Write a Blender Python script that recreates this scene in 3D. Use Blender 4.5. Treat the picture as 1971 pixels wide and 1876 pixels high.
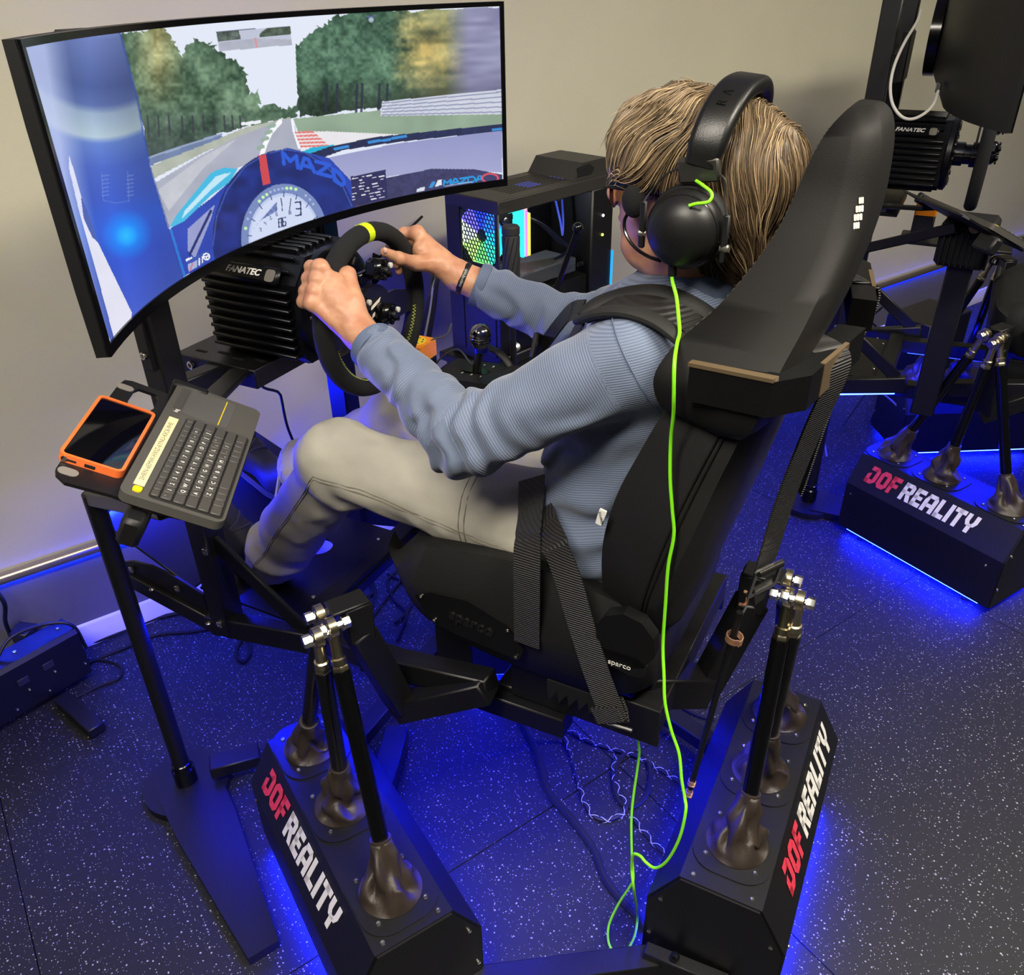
import bpy, bmesh, math, random
import numpy as np
from mathutils import Vector, Matrix, noise as mnoise
for o in list(bpy.data.objects): bpy.data.objects.remove(o)
SC = bpy.context.scene; COL = SC.collection
random.seed(7); RNG = np.random.default_rng(7)
PI = math.pi
V = Vector
# ------------------------------------------------------------------ camera
CX, CY, FPX, CAMH = 985.5, 938.0, 1612.0, 1.75
def _n(v): v = np.array(v, float); return v/np.linalg.norm(v)
_down = _n((54, 2615, FPX))
def _hvp(px):
    a = px-CX; return _n((a, -(a*_down[0]+FPX*_down[2])/_down[1], FPX))
_X = _hvp(1978.0); _Z = -_down; _Y = np.cross(_Z, _X)
ROT = np.array([_X, _Y, _Z]); CAM = np.array([0, 0, CAMH])
cd = bpy.data.cameras.new('camera'); co = bpy.data.objects.new('camera', cd); COL.objects.link(co)
cd.sensor_fit = 'HORIZONTAL'; cd.sensor_width = 36; cd.lens = FPX*36/1971; cd.clip_start = 0.05
co.matrix_world = Matrix([[ROT[i][0], -ROT[i][1], -ROT[i][2], CAM[i]] for i in range(3)]+[[0, 0, 0, 1]])
SC.camera = co
def ray(px, py): return ROT@np.array([px-CX, py-CY, FPX])
def U(px, py, x=None, y=None, z=None, d=None):
    """world point seen at photo pixel (px,py) on the plane x=, y= or z= (or at depth d)"""
    r = ray(px, py)
    if d is not None: t = d/FPX
    elif x is not None: t = x/r[0]
    elif y is not None: t = y/r[1]
    else: t = (z-CAMH)/r[2]
    return V(CAM+r*t)
# ------------------------------------------------------------------ world, exposure
SC.view_settings.view_transform = 'Standard'; SC.view_settings.look = 'None'
SC.view_settings.exposure = 0.0; SC.view_settings.gamma = 1.0; SC.view_settings.use_curve_mapping = False
def lin(c):
    c = [x/255 if max(c) > 1 else x for x in c]
    return tuple(x/12.92 if x <= .04045 else ((x+.055)/1.055)**2.4 for x in c)
wd = bpy.data.worlds.new('world'); SC.world = wd; wd.use_nodes = True
wd.node_tree.nodes['Background'].inputs[0].default_value = (1.0, .93, .84, 1)
wd.node_tree.nodes['Background'].inputs[1].default_value = 0.035
def area(name, loc, rot, sx, sy, power, color, spread=PI):
    l = bpy.data.lights.new(name, 'AREA'); l.shape = 'RECTANGLE'; l.size = sx; l.size_y = sy
    l.energy = power; l.color = color; l.spread = spread
    o = bpy.data.objects.new(name, l); COL.objects.link(o); o.location = loc; o.rotation_euler = rot
    return o
WARM = (1.0, .93, .80)
LAMPS = ((-.35, .45, 68), (1.05, -.75, 70), (3.0, -1.5, 46))
for lx, ly, pw in LAMPS:
    area('ceiling_lamp_light', (lx, ly, 2.74), (0, 0, math.radians(-27)), 1.2, .3, pw, WARM)
# ------------------------------------------------------------------ materials
MATS = {}
def mat(name, color, rough=.5, metal=0., emit=None, estr=0., noise=0., nscale=40., bump=0., bscale=200., spec=.5, alpha=1., coat=0., trans=0., ior=1.45, sheen=0.):
    if name in MATS: return MATS[name]
    m = bpy.data.materials.new(name); m.use_nodes = True; nt = m.node_tree; b = nt.nodes['Principled BSDF']
    c = lin(color)
    b.inputs['Base Color'].default_value = (*c, 1); b.inputs['Roughness'].default_value = rough
    b.inputs['Metallic'].default_value = metal; b.inputs['Specular IOR Level'].default_value = spec
    b.inputs['Alpha'].default_value = alpha; b.inputs['Coat Weight'].default_value = coat
    b.inputs['Transmission Weight'].default_value = trans; b.inputs['IOR'].default_value = ior
    if sheen: b.inputs['Sheen Weight'].default_value = sheen
    if emit: b.inputs['Emission Color'].default_value = (*lin(emit), 1); b.inputs['Emission Strength'].default_value = estr
    if noise or bump:
        tc = nt.nodes.new('ShaderNodeTexCoord')
    if noise:
        n = nt.nodes.new('ShaderNodeTexNoise'); n.inputs['Scale'].default_value = nscale; n.inputs['Detail'].default_value = 3
        nt.links.new(tc.outputs['Object'], n.inputs['Vector'])
        r = nt.nodes.new('ShaderNodeValToRGB')
        r.color_ramp.elements[0].color = (*[x*(1-noise) for x in c], 1); r.color_ramp.elements[1].color = (*[min(1, x*(1+noise)) for x in c], 1)
        r.color_ramp.elements[0].position = .3; r.color_ramp.elements[1].position = .7
        nt.links.new(n.outputs['Fac'], r.inputs['Fac']); nt.links.new(r.outputs['Color'], b.inputs['Base Color'])
    if bump:
        n2 = nt.nodes.new('ShaderNodeTexNoise'); n2.inputs['Scale'].default_value = bscale; n2.inputs['Detail'].default_value = 2
        nt.links.new(tc.outputs['Object'], n2.inputs['Vector'])
        bp = nt.nodes.new('ShaderNodeBump'); bp.inputs['Strength'].default_value = bump; bp.inputs['Distance'].default_value = .002
        nt.links.new(n2.outputs['Fac'], bp.inputs['Height']); nt.links.new(bp.outputs['Normal'], b.inputs['Normal'])
    MATS[name] = m; return m
def vmat(name, rough=.5, emit=0., sheen=0., attr='Col', metal=0.):
    """material whose colour is the mesh's own colour attribute"""
    m = bpy.data.materials.new(name); m.use_nodes = True; nt = m.node_tree; b = nt.nodes['Principled BSDF']
    a = nt.nodes.new('ShaderNodeAttribute'); a.attribute_name = attr
    if emit:
        b.inputs['Base Color'].default_value = (.01, .01, .01, 1); b.inputs['Roughness'].default_value = rough
        nt.links.new(a.outputs['Color'], b.inputs['Emission Color']); b.inputs['Emission Strength'].default_value = emit
    else:
        nt.links.new(a.outputs['Color'], b.inputs['Base Color']); b.inputs['Roughness'].default_value = rough
    b.inputs['Metallic'].default_value = metal
    if sheen: b.inputs['Sheen Weight'].default_value = sheen
    MATS[name] = m; return m
BLK = mat('black_powder_coat', (17, 17, 19), .42, bump=.08, bscale=900)
BLKG = mat('black_gloss', (9, 9, 11), .18)
BLKP = mat('black_plastic', (15, 15, 16), .5)
BLKM = mat('black_matte', (12, 12, 13), .75)
BLKA = mat('black_anodised', (13, 14, 18), .33, metal=.4)
STEEL = mat('zinc_steel', (205, 203, 198), .22, metal=1.)
STEELY = mat('zinc_yellow', (200, 190, 160), .28, metal=1.)
WHITE = mat('white_print', (232, 230, 224), .5)
RED = mat('red_print', (222, 62, 84), .5)
# ------------------------------------------------------------------ mesh building
class MB:
    def __init__(s): s.v = []; s.f = []; s.M = Matrix.Identity(4); s.c = []
    def add(s, vs, fs, M=None):
        o = len(s.v); T = s.M@M if M is not None else s.M
        s.v += [T@V(p) for p in vs]; s.f += [tuple(i+o for i in f) for f in fs]; return s
    def box(s, c, sz, R=None, b=0.):
        hx, hy, hz = [x/2 for x in sz]; b = min(b, hx*.95, hy*.95, hz*.95)
        M = Matrix.Translation(V(c))@(R.to_4x4() if R is not None else Matrix.Identity(4))
        if b <= 0:
            vs = [(x*hx, y*hy, z*hz) for x in (-1, 1) for y in (-1, 1) for z in (-1, 1)]
            fs = [(0, 1, 3, 2), (4, 6, 7, 5), (0, 4, 5, 1), (2, 3, 7, 6), (0, 2, 6, 4), (1, 5, 7, 3)]
            return s.add(vs, fs, M)
        vs = []; ix = {}
        for x in (-1, 1):
            for y in (-1, 1):
                for z in (-1, 1):
                    for a in range(3):
                        h = [hx-b, hy-b, hz-b]; h[a] += b
                        ix[x, y, z, a] = len(vs); vs.append((x*h[0], y*h[1], z*h[2]))
        fs = []
        S = (-1, 1)
        for a in range(3):
            p, q = (a+1) % 3, (a+2) % 3
            for sa in S:
                f = []
                for sp, sq in ((-1, -1), (1, -1), (1, 1), (-1, 1)):
                    k = [0, 0, 0]; k[a] = sa; k[p] = sp; k[q] = sq; f.append(ix[k[0], k[1], k[2], a])
                fs.append(tuple(f if sa > 0 else f[::-1]))
            for sp in S:       # edges along axis a between faces p and q
                for sq in S:
                    f = []
                    for sa, ax in ((-1, p), (1, p), (1, q), (-1, q)):
                        k = [0, 0, 0]; k[a] = sa; k[p] = sp; k[q] = sq; f.append(ix[k[0], k[1], k[2], ax])
                    fs.append(tuple(f if sp*sq < 0 else f[::-1]))
        for x in S:
            for y in S:
                for z in S:
                    f = (ix[x, y, z, 0], ix[x, y, z, 1], ix[x, y, z, 2]); fs.append(f if x*y*z > 0 else f[::-1])
        return s.add(vs, fs, M)
    def beam(s, a, b, w, h, up=(0, 0, 1), bev=.003, ext=0.):
        a, b = V(a), V(b); d = (b-a); L = d.length+2*ext; d.normalize(); u = V(up)
        x = d.cross(u)
        if x.length < 1e-4: x = d.cross(V((1, 0, 0)))
        x.normalize(); u = x.cross(d)
        R = Matrix((x, d, u)).transposed()
        return s.box((a+b)/2, (w, L, h), R, bev)
    def tube(s, pts, r, n=10, caps=True, closed=False, flat=None, up=None):
        P = [V(p) for p in pts]; m = len(P)
        rs = list(r) if hasattr(r, '__len__') else [r]*m
        T = []
        for i in range(m):
            a = P[(i-1) % m] if (closed or i > 0) else P[i]; b = P[(i+1) % m] if (closed or i < m-1) else P[i]
            t = b-a
            T.append(t.normalized() if t.length > 1e-9 else V((0, 0, 1)))
        N = V(up) if up is not None else (V((0, 0, 1)) if abs(T[0].z) < .9 else V((1, 0, 0)))
        vs = []
        for i in range(m):
            N = (N-T[i]*N.dot(T[i]))
            if N.length < 1e-6: N = T[i].orthogonal()
            N.normalize(); B = T[i].cross(N)
            if up is not None and not closed and flat is not None: pass
            for k in range(n):
                a = 2*PI*(k+.5)/n
                cu, cv = math.cos(a)*rs[i], math.sin(a)*rs[i]
                if flat: cu *= flat[0]; cv *= flat[1]
                vs.append(P[i]+N*cu+B*cv)
        fs = []
        for i in range(m if closed else m-1):
            j = (i+1) % m
            for k in range(n):
                k2 = (k+1) % n; fs.append((i*n+k, i*n+k2, j*n+k2, j*n+k))
        if caps and not closed:
            fs.append(tuple(range(n))[::-1]); fs.append(tuple((m-1)*n+k for k in range(n)))
        return s.add(vs, fs)
    def cyl(s, a, b, r, n=16, r2=None): return s.tube([a, b], [r, r if r2 is None else r2], n)
    def lathe(s, prof, o, d, n=20, up=None):
        """prof list of (radius, height along d)"""
        d = V(d).normalized(); u = d.orthogonal().normalized() if up is None else (V(up)-d*V(up).dot(d)).normalized(); w = d.cross(u); o = V(o); vs = []; fs = []
        for r, h in prof:
            for k in range(n):
                a = 2*PI*k/n; vs.append(o+d*h+(u*math.cos(a)+w*math.sin(a))*max(r, 1e-5))
        for i in range(len(prof)-1):
            for k in range(n):
                k2 = (k+1) % n; fs.append((i*n+k, i*n+k2, (i+1)*n+k2, (i+1)*n+k))
        fs.append(tuple(range(n))[::-1]); fs.append(tuple((len(prof)-1)*n+k for k in range(n)))
        return s.add(vs, fs)
    def prism(s, poly, o, ex, ey, t, ez=None):
        """extrude 2D poly (list of (a,b)) by t along ez = ex x ey, centred on o plane start"""
        ex, ey, o = V(ex), V(ey), V(o); e = ex.cross(ey).normalized() if ez is None else V(ez); n = len(poly)
        vs = [o+ex*a+ey*b for a, b in poly]+[o+ex*a+ey*b+e*t for a, b in poly]
        fs = [tuple(range(n))[::-1], tuple(range(n, 2*n))]+[(i, (i+1) % n, n+(i+1) % n, n+i) for i in range(n)]
        return s.add(vs, fs)
    def ring(s, outer, inner, o, ex, ey, t):
        """plate with a hole: outer and inner outlines with the same count"""
        ex, ey, o = V(ex), V(ey), V(o); e = ex.cross(ey).normalized(); n = len(outer)
        P = lambda L, k: [o+ex*a+ey*b+e*k for a, b in L]
        vs = P(outer, 0)+P(inner, 0)+P(outer, t)+P(inner, t); fs = []
        for i in range(n):
            j = (i+1) % n
            fs += [(j, i, n+i, n+j), (2*n+i, 2*n+j, 3*n+j, 3*n+i), (i, j, 2*n+j, 2*n+i), (n+j, n+i, 3*n+i, 3*n+j)]
        return s.add(vs, fs)
    def sphere(s, c, r, n=12, m=8, R=None):
        rr = r if hasattr(r, '__len__') else (r, r, r); vs = []; fs = []
        M = Matrix.Translation(V(c))@(R.to_4x4() if R is not None else Matrix.Identity(4))
        for i in range(1, m):
            t = PI*i/m
            for k in range(n):
                a = 2*PI*k/n; vs.append((rr[0]*math.sin(t)*math.cos(a), rr[1]*math.sin(t)*math.sin(a), rr[2]*math.cos(t)))
        vs += [(0, 0, rr[2]), (0, 0, -rr[2])]; top = len(vs)-2
        for i in range(m-2):
            for k in range(n):
                k2 = (k+1) % n; fs.append((i*n+k, (i+1)*n+k, (i+1)*n+k2, i*n+k2))
        for k in range(n):
            k2 = (k+1) % n; fs.append((top, k, k2)); fs.append((top+1, (m-2)*n+k2, (m-2)*n+k))
        return s.add(vs, fs, M)
    def ribbon(s, pts, w, t, nrm):
        """flat strap along pts; nrm = list of (or one) outward normals"""
        P = [V(p) for p in pts]; m = len(P); vs = []; fs = []
        for i in range(m):
            T = (P[min(i+1, m-1)]-P[max(i-1, 0)]).normalized(); N = V(nrm[i]) if isinstance(nrm, list) else V(nrm)
            S = T.cross(N).normalized(); N = S.cross(T).normalized(); ww = w[i] if hasattr(w, '__len__') else w
            vs += [P[i]-S*ww/2-N*t/2, P[i]+S*ww/2-N*t/2, P[i]+S*ww/2+N*t/2, P[i]-S*ww/2+N*t/2]
        for i in range(m-1):
            for k in range(4):
                k2 = (k+1) % 4; fs.append((i*4+k, i*4+k2, i*4+4+k2, i*4+4+k))
        fs.append((3, 2, 1, 0)); fs.append(tuple((m-1)*4+k for k in range(4)))
        return s.add(vs, fs)
    def mesh(s, name, ang=38, smooth=True):
        me = bpy.data.meshes.new(name); me.from_pydata([tuple(p) for p in s.v], [], s.f)
        bm = bmesh.new(); bm.from_mesh(me); bmesh.ops.recalc_face_normals(bm, faces=bm.faces); bm.to_mesh(me); bm.free()
        if smooth:
            me.shade_smooth(); me.set_sharp_from_angle(angle=math.radians(ang))
        return me
def link(o, parent=None):
    COL.objects.link(o)
    if parent is not None:
        o.parent = parent; o.matrix_parent_inverse = parent.matrix_basis.inverted() if parent.parent is None else (parent.parent.matrix_basis@parent.matrix_parent_inverse@parent.matrix_basis).inverted()
    return o
def tag(o, label=None, cat=None, group=None, kind=None):
    for k, v in (('label', label), ('category', cat), ('group', group), ('kind', kind)):
        if v: o[k] = v
    return o
def thing(name, label, cat, loc=(0, 0, 0), group=None):
    o = bpy.data.objects.new(name, None); o.empty_display_size = .05; o.location = loc; COL.objects.link(o)
    return tag(o, label, cat, group)
def obj(name, mb, m, parent=None, label=None, cat=None, group=None, kind=None, ang=38, smooth=True):
    me = mb if isinstance(mb, bpy.types.Mesh) else mb.mesh(name, ang, smooth)
    if m is not None:
        me.materials.clear(); me.materials.append(m)
    o = bpy.data.objects.new(name, me); link(o, parent); return tag(o, label, cat, group, kind)
def inst(name, me, M, parent=None):
    """another object that shares mesh data, placed by matrix M in world space"""
    o = bpy.data.objects.new(name, me); link(o, parent); o.matrix_basis = M; return o
def frame(o, x, y, z=None):
    x = V(x).normalized(); y = V(y).normalized(); z = x.cross(y).normalized() if z is None else V(z); y = z.cross(x)
    m = Matrix((x, y, z)).transposed().to_4x4(); m.translation = V(o); return m
def cat_spline(pts, n=8, closed=False):
    P = [V(p) for p in pts]; m = len(P); out = []
    for i in range(m if closed else m-1):
        p0 = P[(i-1) % m] if (closed or i > 0) else P[0]*2-P[1]; p1 = P[i]; p2 = P[(i+1) % m]; p3 = P[(i+2) % m] if (closed or i < m-2) else P[-1]*2-P[-2]
        for k in range(n):
            t = k/n; out.append(.5*((2*p1)+(p2-p0)*t+(2*p0-5*p1+4*p2-p3)*t*t+(3*p1-p0-3*p2+p3)*t**3))
    if not closed: out.append(P[-1])
    return out
def circ2(r, n=24, a0=0, sy=1.): return [(r*math.cos(2*PI*k/n+a0), sy*r*math.sin(2*PI*k/n+a0)) for k in range(n)]
def rrect(w, h, r, n=4):
    out = []
    for cx, cy, a0 in ((w/2-r, h/2-r, 0), (-w/2+r, h/2-r, PI/2), (-w/2+r, -h/2+r, PI), (w/2-r, -h/2+r, 1.5*PI)):
        for k in range(n+1): a = a0+PI/2*k/n; out.append((cx+r*math.cos(a), cy+r*math.sin(a)))
    return out
def text_mesh(txt, size, M, depth=.0004, shear=0., bold=0., align='CENTER', sx=1.):
    c = bpy.data.curves.new('lettering', 'FONT'); c.body = txt; c.size = size; c.shear = shear; c.offset = bold; c.extrude = depth; c.align_x = align; c.align_y = 'CENTER'; c.resolution_u = 3
    o = bpy.data.objects.new('lettering', c); COL.objects.link(o); bpy.context.view_layer.update()
    me = bpy.data.meshes.new_from_object(o.evaluated_get(bpy.context.evaluated_depsgraph_get()))
    bpy.data.objects.remove(o); bpy.data.curves.remove(c)
    me.transform(M@Matrix.Diagonal((sx, 1, 1, 1))); return me
_bm = None
def bolts(parent, L, r=.0045, name='bolt', m=None):
    global _bm
    if _bm is None:
        q = MB(); q.lathe([(1, 0), (1, .5), (.85, .65), (.5, .65), (.42, .3)], (0, 0, 0), (0, 0, 1), 8); _bm = q.mesh('bolt'); _bm.materials.append(STEEL)
    for p, d in L:
        d = V(d).normalized(); x = d.orthogonal(); M = frame(p, x, d.cross(x), d)@Matrix.Scale(r, 4); inst(name, _bm, M, parent)
def bolt(mb, p, d, r=.005, h=.004): mb.lathe([(r, 0), (r, h*.8), (r*.85, h), (r*.45, h), (r*.4, h*.5)], p, d, 8)
# ------------------------------------------------------------------ signed distance meshes
def sd_cone(p, a, b, r1, r2):
    a = np.array(a, float); b = np.array(b, float); ba = b-a; pa = p-a; h = np.clip((pa@ba)/(ba@ba), 0, 1)
    return np.linalg.norm(pa-h[:, None]*ba, axis=1)-(r1+(r2-r1)*h)
def sd_ell(p, c, r, R=None):
    q = p-np.array(c, float)
    if R is not None: q = q@np.array(R)
    r = np.array(r, float); k = np.linalg.norm(q/r, axis=1); k2 = np.linalg.norm(q/(r*r), axis=1)
    return k*(k-1)/np.maximum(k2, 1e-9)
def sd_box(p, c, h, r, R=None):
    q = p-np.array(c, float)
    if R is not None: q = q@np.array(R)
    q = np.abs(q)-(np.array(h, float)-r)
    return np.linalg.norm(np.maximum(q, 0), axis=1)+np.minimum(q.max(1), 0)-r
def smin(a, b, k):
    h = np.clip(.5+.5*(b-a)/k, 0, 1); return b+(a-b)*h-k*h*(1-h)
def smax(a, b, k): return -smin(-a, -b, k)
def sdf_verts(fn, lo, hi, h):
    """sparse surface nets -> verts, quads"""
    B = 8; lo = np.array(lo, float); nb = np.ceil((np.array(hi)-lo)/(h*B)).astype(int)
    g = np.stack(np.meshgrid(*[np.arange(k) for k in nb], indexing='ij'), -1).reshape(-1, 3)
    d = fn(lo+(g+.5)*h*B); g = g[np.abs(d) < h*B*1.25]
    loc = np.stack(np.meshgrid(*[np.arange(B+1)]*3, indexing='ij'), -1).reshape(-1, 3)
    P = (lo+(g[:, None, :]*B+loc[None])*h).reshape(-1, 3)
    val = np.concatenate([fn(P[i:i+400000]) for i in range(0, len(P), 400000)]).reshape(-1, B+1, B+1, B+1)
    N = nb*B+2
    key = lambda c: (c[..., 0]*N[1]+c[..., 1])*N[2]+c[..., 2]
    c8 = [(i, j, k) for i in (0, 1) for j in (0, 1) for k in (0, 1)]
    S = np.stack([val[:, i:B+i, j:B+j, k:B+k] for i, j, k in c8], -1)
    act = (S.min(-1) < 0) & (S.max(-1) >= 0)
    bi, ci, cj, ck = np.nonzero(act); s = S[bi, ci, cj, ck]
    cell = g[bi]*B+np.stack([ci, cj, ck], -1)
    acc = np.zeros((len(s), 3)); cnt = np.zeros(len(s)); C8 = np.array(c8, float)
    for a in range(8):
        for b in range(a+1, 8):
            if np.abs(C8[a]-C8[b]).sum() != 1: continue
            m = (s[:, a] < 0) != (s[:, b] < 0); t = s[m, a]/(s[m, a]-s[m, b])
            acc[m] += C8[a]+(C8[b]-C8[a])*t[:, None]; cnt[m] += 1
    vert = lo+(cell+acc/cnt[:, None])*h
    kc = key(cell); order = np.argsort(kc); ks = kc[order]
    def find(c):
        k = key(c); i = np.searchsorted(ks, k); i = np.clip(i, 0, len(ks)-1); return np.where(ks[i] == k, order[i], -1)
    quads = []
    for ax, corner in ((0, 4), (1, 2), (2, 1)):
        m = (s[:, 0] < 0) != (s[:, corner] < 0); cc = cell[m]; flip = s[m, 0] < 0
        e1 = np.zeros(3, int); e2 = np.zeros(3, int); e1[(ax+1) % 3] = 1; e2[(ax+2) % 3] = 1
        q = np.stack([find(cc-e1-e2), find(cc-e2), find(cc), find(cc-e1)], 1); ok = (q >= 0).all(1)
        q = q[ok]; fl = flip[ok]; q[~fl] = q[~fl][:, ::-1]; quads.append(q)
    return vert, np.concatenate(quads)
def np_mesh(name, vert, quads, col=None):
    me = bpy.data.meshes.new(name); me.vertices.add(len(vert)); me.vertices.foreach_set('co', np.asarray(vert, np.float32).ravel())
    k = quads.shape[1]
    me.loops.add(quads.size); me.loops.foreach_set('vertex_index', quads.astype(np.int32).ravel())
    me.polygons.add(len(quads)); me.polygons.foreach_set('loop_start', np.arange(0, quads.size, k, dtype=np.int32)); me.polygons.foreach_set('loop_total', np.full(len(quads), k, np.int32))
    me.update(calc_edges=True); me.validate(); me.shade_smooth()
    if col is not None: set_col(me, col)
    return me
def set_col(me, col):
    a = me.color_attributes.new('Col', 'FLOAT_COLOR', 'POINT'); c = np.ones((len(me.vertices), 4), np.float32); c[:, :3] = col; a.data.foreach_set('color', c.ravel())
def sdf_mesh(name, fn, lo, hi, h): return np_mesh(name, *sdf_verts(fn, lo, hi, h))
def vnoise(p, s, seed=0):
    """cheap smooth value noise in numpy, about -1..1"""
    q = p*s+seed*17.3; i = np.floor(q).astype(np.int64); w = q-i; w = w*w*(3-2*w); r = 0
    for a in (0, 1):
        for b in (0, 1):
            for c in (0, 1):
                n = (i[:, 0]+a)*374761393+(i[:, 1]+b)*668265263+(i[:, 2]+c)*2147483647*3; n = (n ^ (n >> 13))*1274126177; n = (n ^ (n >> 16)) & 0xffff
                r = r+(n/32767.5-1)*(w[:, 0] if a else 1-w[:, 0])*(w[:, 1] if b else 1-w[:, 1])*(w[:, 2] if c else 1-w[:, 2])
    return r
XC = 1.265
# ================================================================== the room
WD = V(ROT@_hvp(3677.0)); WD.z = 0; WD.normalize(); WN = V((-WD.y, WD.x, 0))       # wall direction, into wall
W0 = U(168, 1239, z=0)
def wallp(s, z, off=0.): return V((W0.x, W0.y, 0))+WD*s-WN*off+V((0, 0, z))
def wall_mat():
    m = mat('painted_wall', (209, 205, 178), .82, noise=.03, nscale=3, bump=.05, bscale=350); return m
mb = MB(); a, b = wallp(-3, 0), wallp(8, 0)
mb.beam((a+b)/2*0+a+WN*.05+V((0, 0, 1.45)), b+WN*.05+V((0, 0, 1.45)), .1, 2.9, bev=0)
tag(obj('wall_back', mb, wall_mat(), label='taupe painted wall behind the racing rigs', kind='structure'))
# floor: big speckled rubber tiles
m = bpy.data.materials.new('speckled_rubber'); m.use_nodes = True; nt = m.node_tree; bs = nt.nodes['Principled BSDF']
tc = nt.nodes.new('ShaderNodeTexCoord')
def speck(scale, thr, off):
    mp = nt.nodes.new('ShaderNodeMapping'); mp.inputs['Location'].default_value = (off, off*.7, 0); nt.links.new(tc.outputs['Object'], mp.inputs['Vector'])
    w = nt.nodes.new('ShaderNodeTexNoise'); w.inputs['Scale'].default_value = scale*.9; nt.links.new(mp.outputs[0], w.inputs['Vector'])
    mx = nt.nodes.new('ShaderNodeMix'); mx.data_type = 'VECTOR'; mx.inputs['Factor'].default_value = .004; nt.links.new(mp.outputs[0], mx.inputs['A']); nt.links.new(w.outputs['Color'], mx.inputs['B'])
    v = nt.nodes.new('ShaderNodeTexVoronoi'); v.inputs['Scale'].default_value = scale; v.voronoi_dimensions = '2D'; nt.links.new(mx.outputs['Result'], v.inputs['Vector'])
    sx = nt.nodes.new('ShaderNodeSeparateColor'); nt.links.new(v.outputs['Color'], sx.inputs[0])
    sz = nt.nodes.new('ShaderNodeMapRange'); sz.inputs['From Min'].default_value = thr; sz.inputs['From Max'].default_value = 1; sz.inputs['To Min'].default_value = .0; sz.inputs['To Max'].default_value = .22
    nt.links.new(sx.outputs[0], sz.inputs['Value'])
    lt = nt.nodes.new('ShaderNodeMath'); lt.operation = 'LESS_THAN'; nt.links.new(v.outputs['Distance'], lt.inputs[0]); nt.links.new(sz.outputs[0], lt.inputs[1])
    return lt
s1 = speck(105, .72, 0); s2 = speck(200, .80, 3.1)
ad = nt.nodes.new('ShaderNodeMath'); ad.operation = 'MAXIMUM'; nt.links.new(s1.outputs[0], ad.inputs[0]); nt.links.new(s2.outputs[0], ad.inputs[1])
n1 = nt.nodes.new('ShaderNodeTexNoise'); n1.inputs['Scale'].default_value = 400; nt.links.new(tc.outputs['Object'], n1.inputs['Vector'])
cm = nt.nodes.new('ShaderNodeMix'); cm.data_type = 'RGBA'; cm.inputs['A'].default_value = (*lin((14, 14, 16)), 1); cm.inputs['B'].default_value = (*lin((160, 160, 167)), 1)
nt.links.new(ad.outputs[0], cm.inputs['Factor']); nt.links.new(cm.outputs['Result'], bs.inputs['Base Color']); bs.inputs['Roughness'].default_value = .62
bp = nt.nodes.new('ShaderNodeBump'); bp.inputs['Strength'].default_value = .25; bp.inputs['Distance'].default_value = .001; nt.links.new(n1.outputs['Fac'], bp.inputs['Height']); nt.links.new(bp.outputs['Normal'], bs.inputs['Normal'])
RUB = m
fb = MB(); fb.box((2, -1, -.06), (14, 10, .09)); fl = obj('floor', fb, BLKM, label='dark rubber gym floor with white specks', kind='structure')
tm = MB(); tm.box((0, 0, -.008), (1.3185, 1.3185, .016), b=.0012); tme = tm.mesh('floor_tile'); tme.materials.append(RUB)
for i in range(-3, 7):
    for j in range(-5, 1):
        c = wallp(.35+i*1.22, 0, -(j+.5)*1.22*1)  # rows run back from the wall
        c = V((W0.x, W0.y, 0))+WD*(.35+i*1.32)+WN*((j+.5)*1.32)
        inst('floor_tile', tme, frame(c, WD, WN), fl)
cb = MB(); cb.box((2, -1, 2.85), (14, 10, .1)); obj('ceiling', cb, mat('ceiling_white', (225, 222, 215), .9), label='plain white ceiling', kind='structure')
lampm = mat('lamp_diffuser', (255, 255, 255), .5, emit=(255, 236, 210), estr=6)
for k, (lx, ly, _) in enumerate(LAMPS):
    R27 = Matrix.Rotation(math.radians(-27), 3, 'Z')
    t = thing('ceiling_lamp', ['ceiling lamp panel nearest the curved screen', 'ceiling lamp panel above the driver', 'ceiling lamp panel above the second rig'][k], 'lamp', (lx, ly, 2.8), 'ceiling lamps')
    q = MB(); q.box((lx, ly, 2.785), (1.26, .36, .03), R27, .004); obj('lamp_housing', q, mat('lamp_white', (235, 235, 230), .5), t)
    q = MB(); q.box((lx, ly, 2.767), (1.2, .3, .006), R27, .002); obj('diffuser', q, lampm, t)
mb = MB(); a, b = wallp(-3, .2, .002), wallp(8, .2, .002)
mb.beam(a, b, .004, .27, bev=0); obj('wall_dado', mb, mat('dado_slate', (108, 106, 106), .6, noise=.05, nscale=4), label='darker slate painted band of wall below the rail', kind='structure')
# baseboard
mb = MB()
prof = [(0, 0), (.016, 0), (.016, .05), (.012, .056), (.012, .072), (.006, .08), (0, .082)]
mb.prism([(x, z) for x, z in prof], wallp(-3, 0), -WN, V((0, 0, 1)), 11, WD)
obj('baseboard_back', mb, mat('white_satin_paint', (226, 222, 216), .45), label='white moulded baseboard along the taupe wall', kind='structure')
# round rail with LED strip beneath it
RZ = .334
mb = MB(); mb.tube([wallp(-3, RZ, .022), wallp(8, RZ, .022)], .017, 14)
t = obj('trim_1', mb, mat('brushed_rail', (196, 184, 160), .3, metal=.85), label='round beige rail low on the wall with blue light strip', kind='structure')
LED = mat('blue_led', (30, 60, 255), .4, emit=(24, 50, 255), estr=185)
mb = MB(); mb.box((0, 0, 0), (11, .006, .009)); mb2 = MB(); mb2.M = frame(wallp(2.5, RZ-.020, .006), WD, -WN); mb2.box((0, 0, 0), (11, .007, .004))
obj('light_strip', mb2, LED, t, label='glowing blue light strip')
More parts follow.
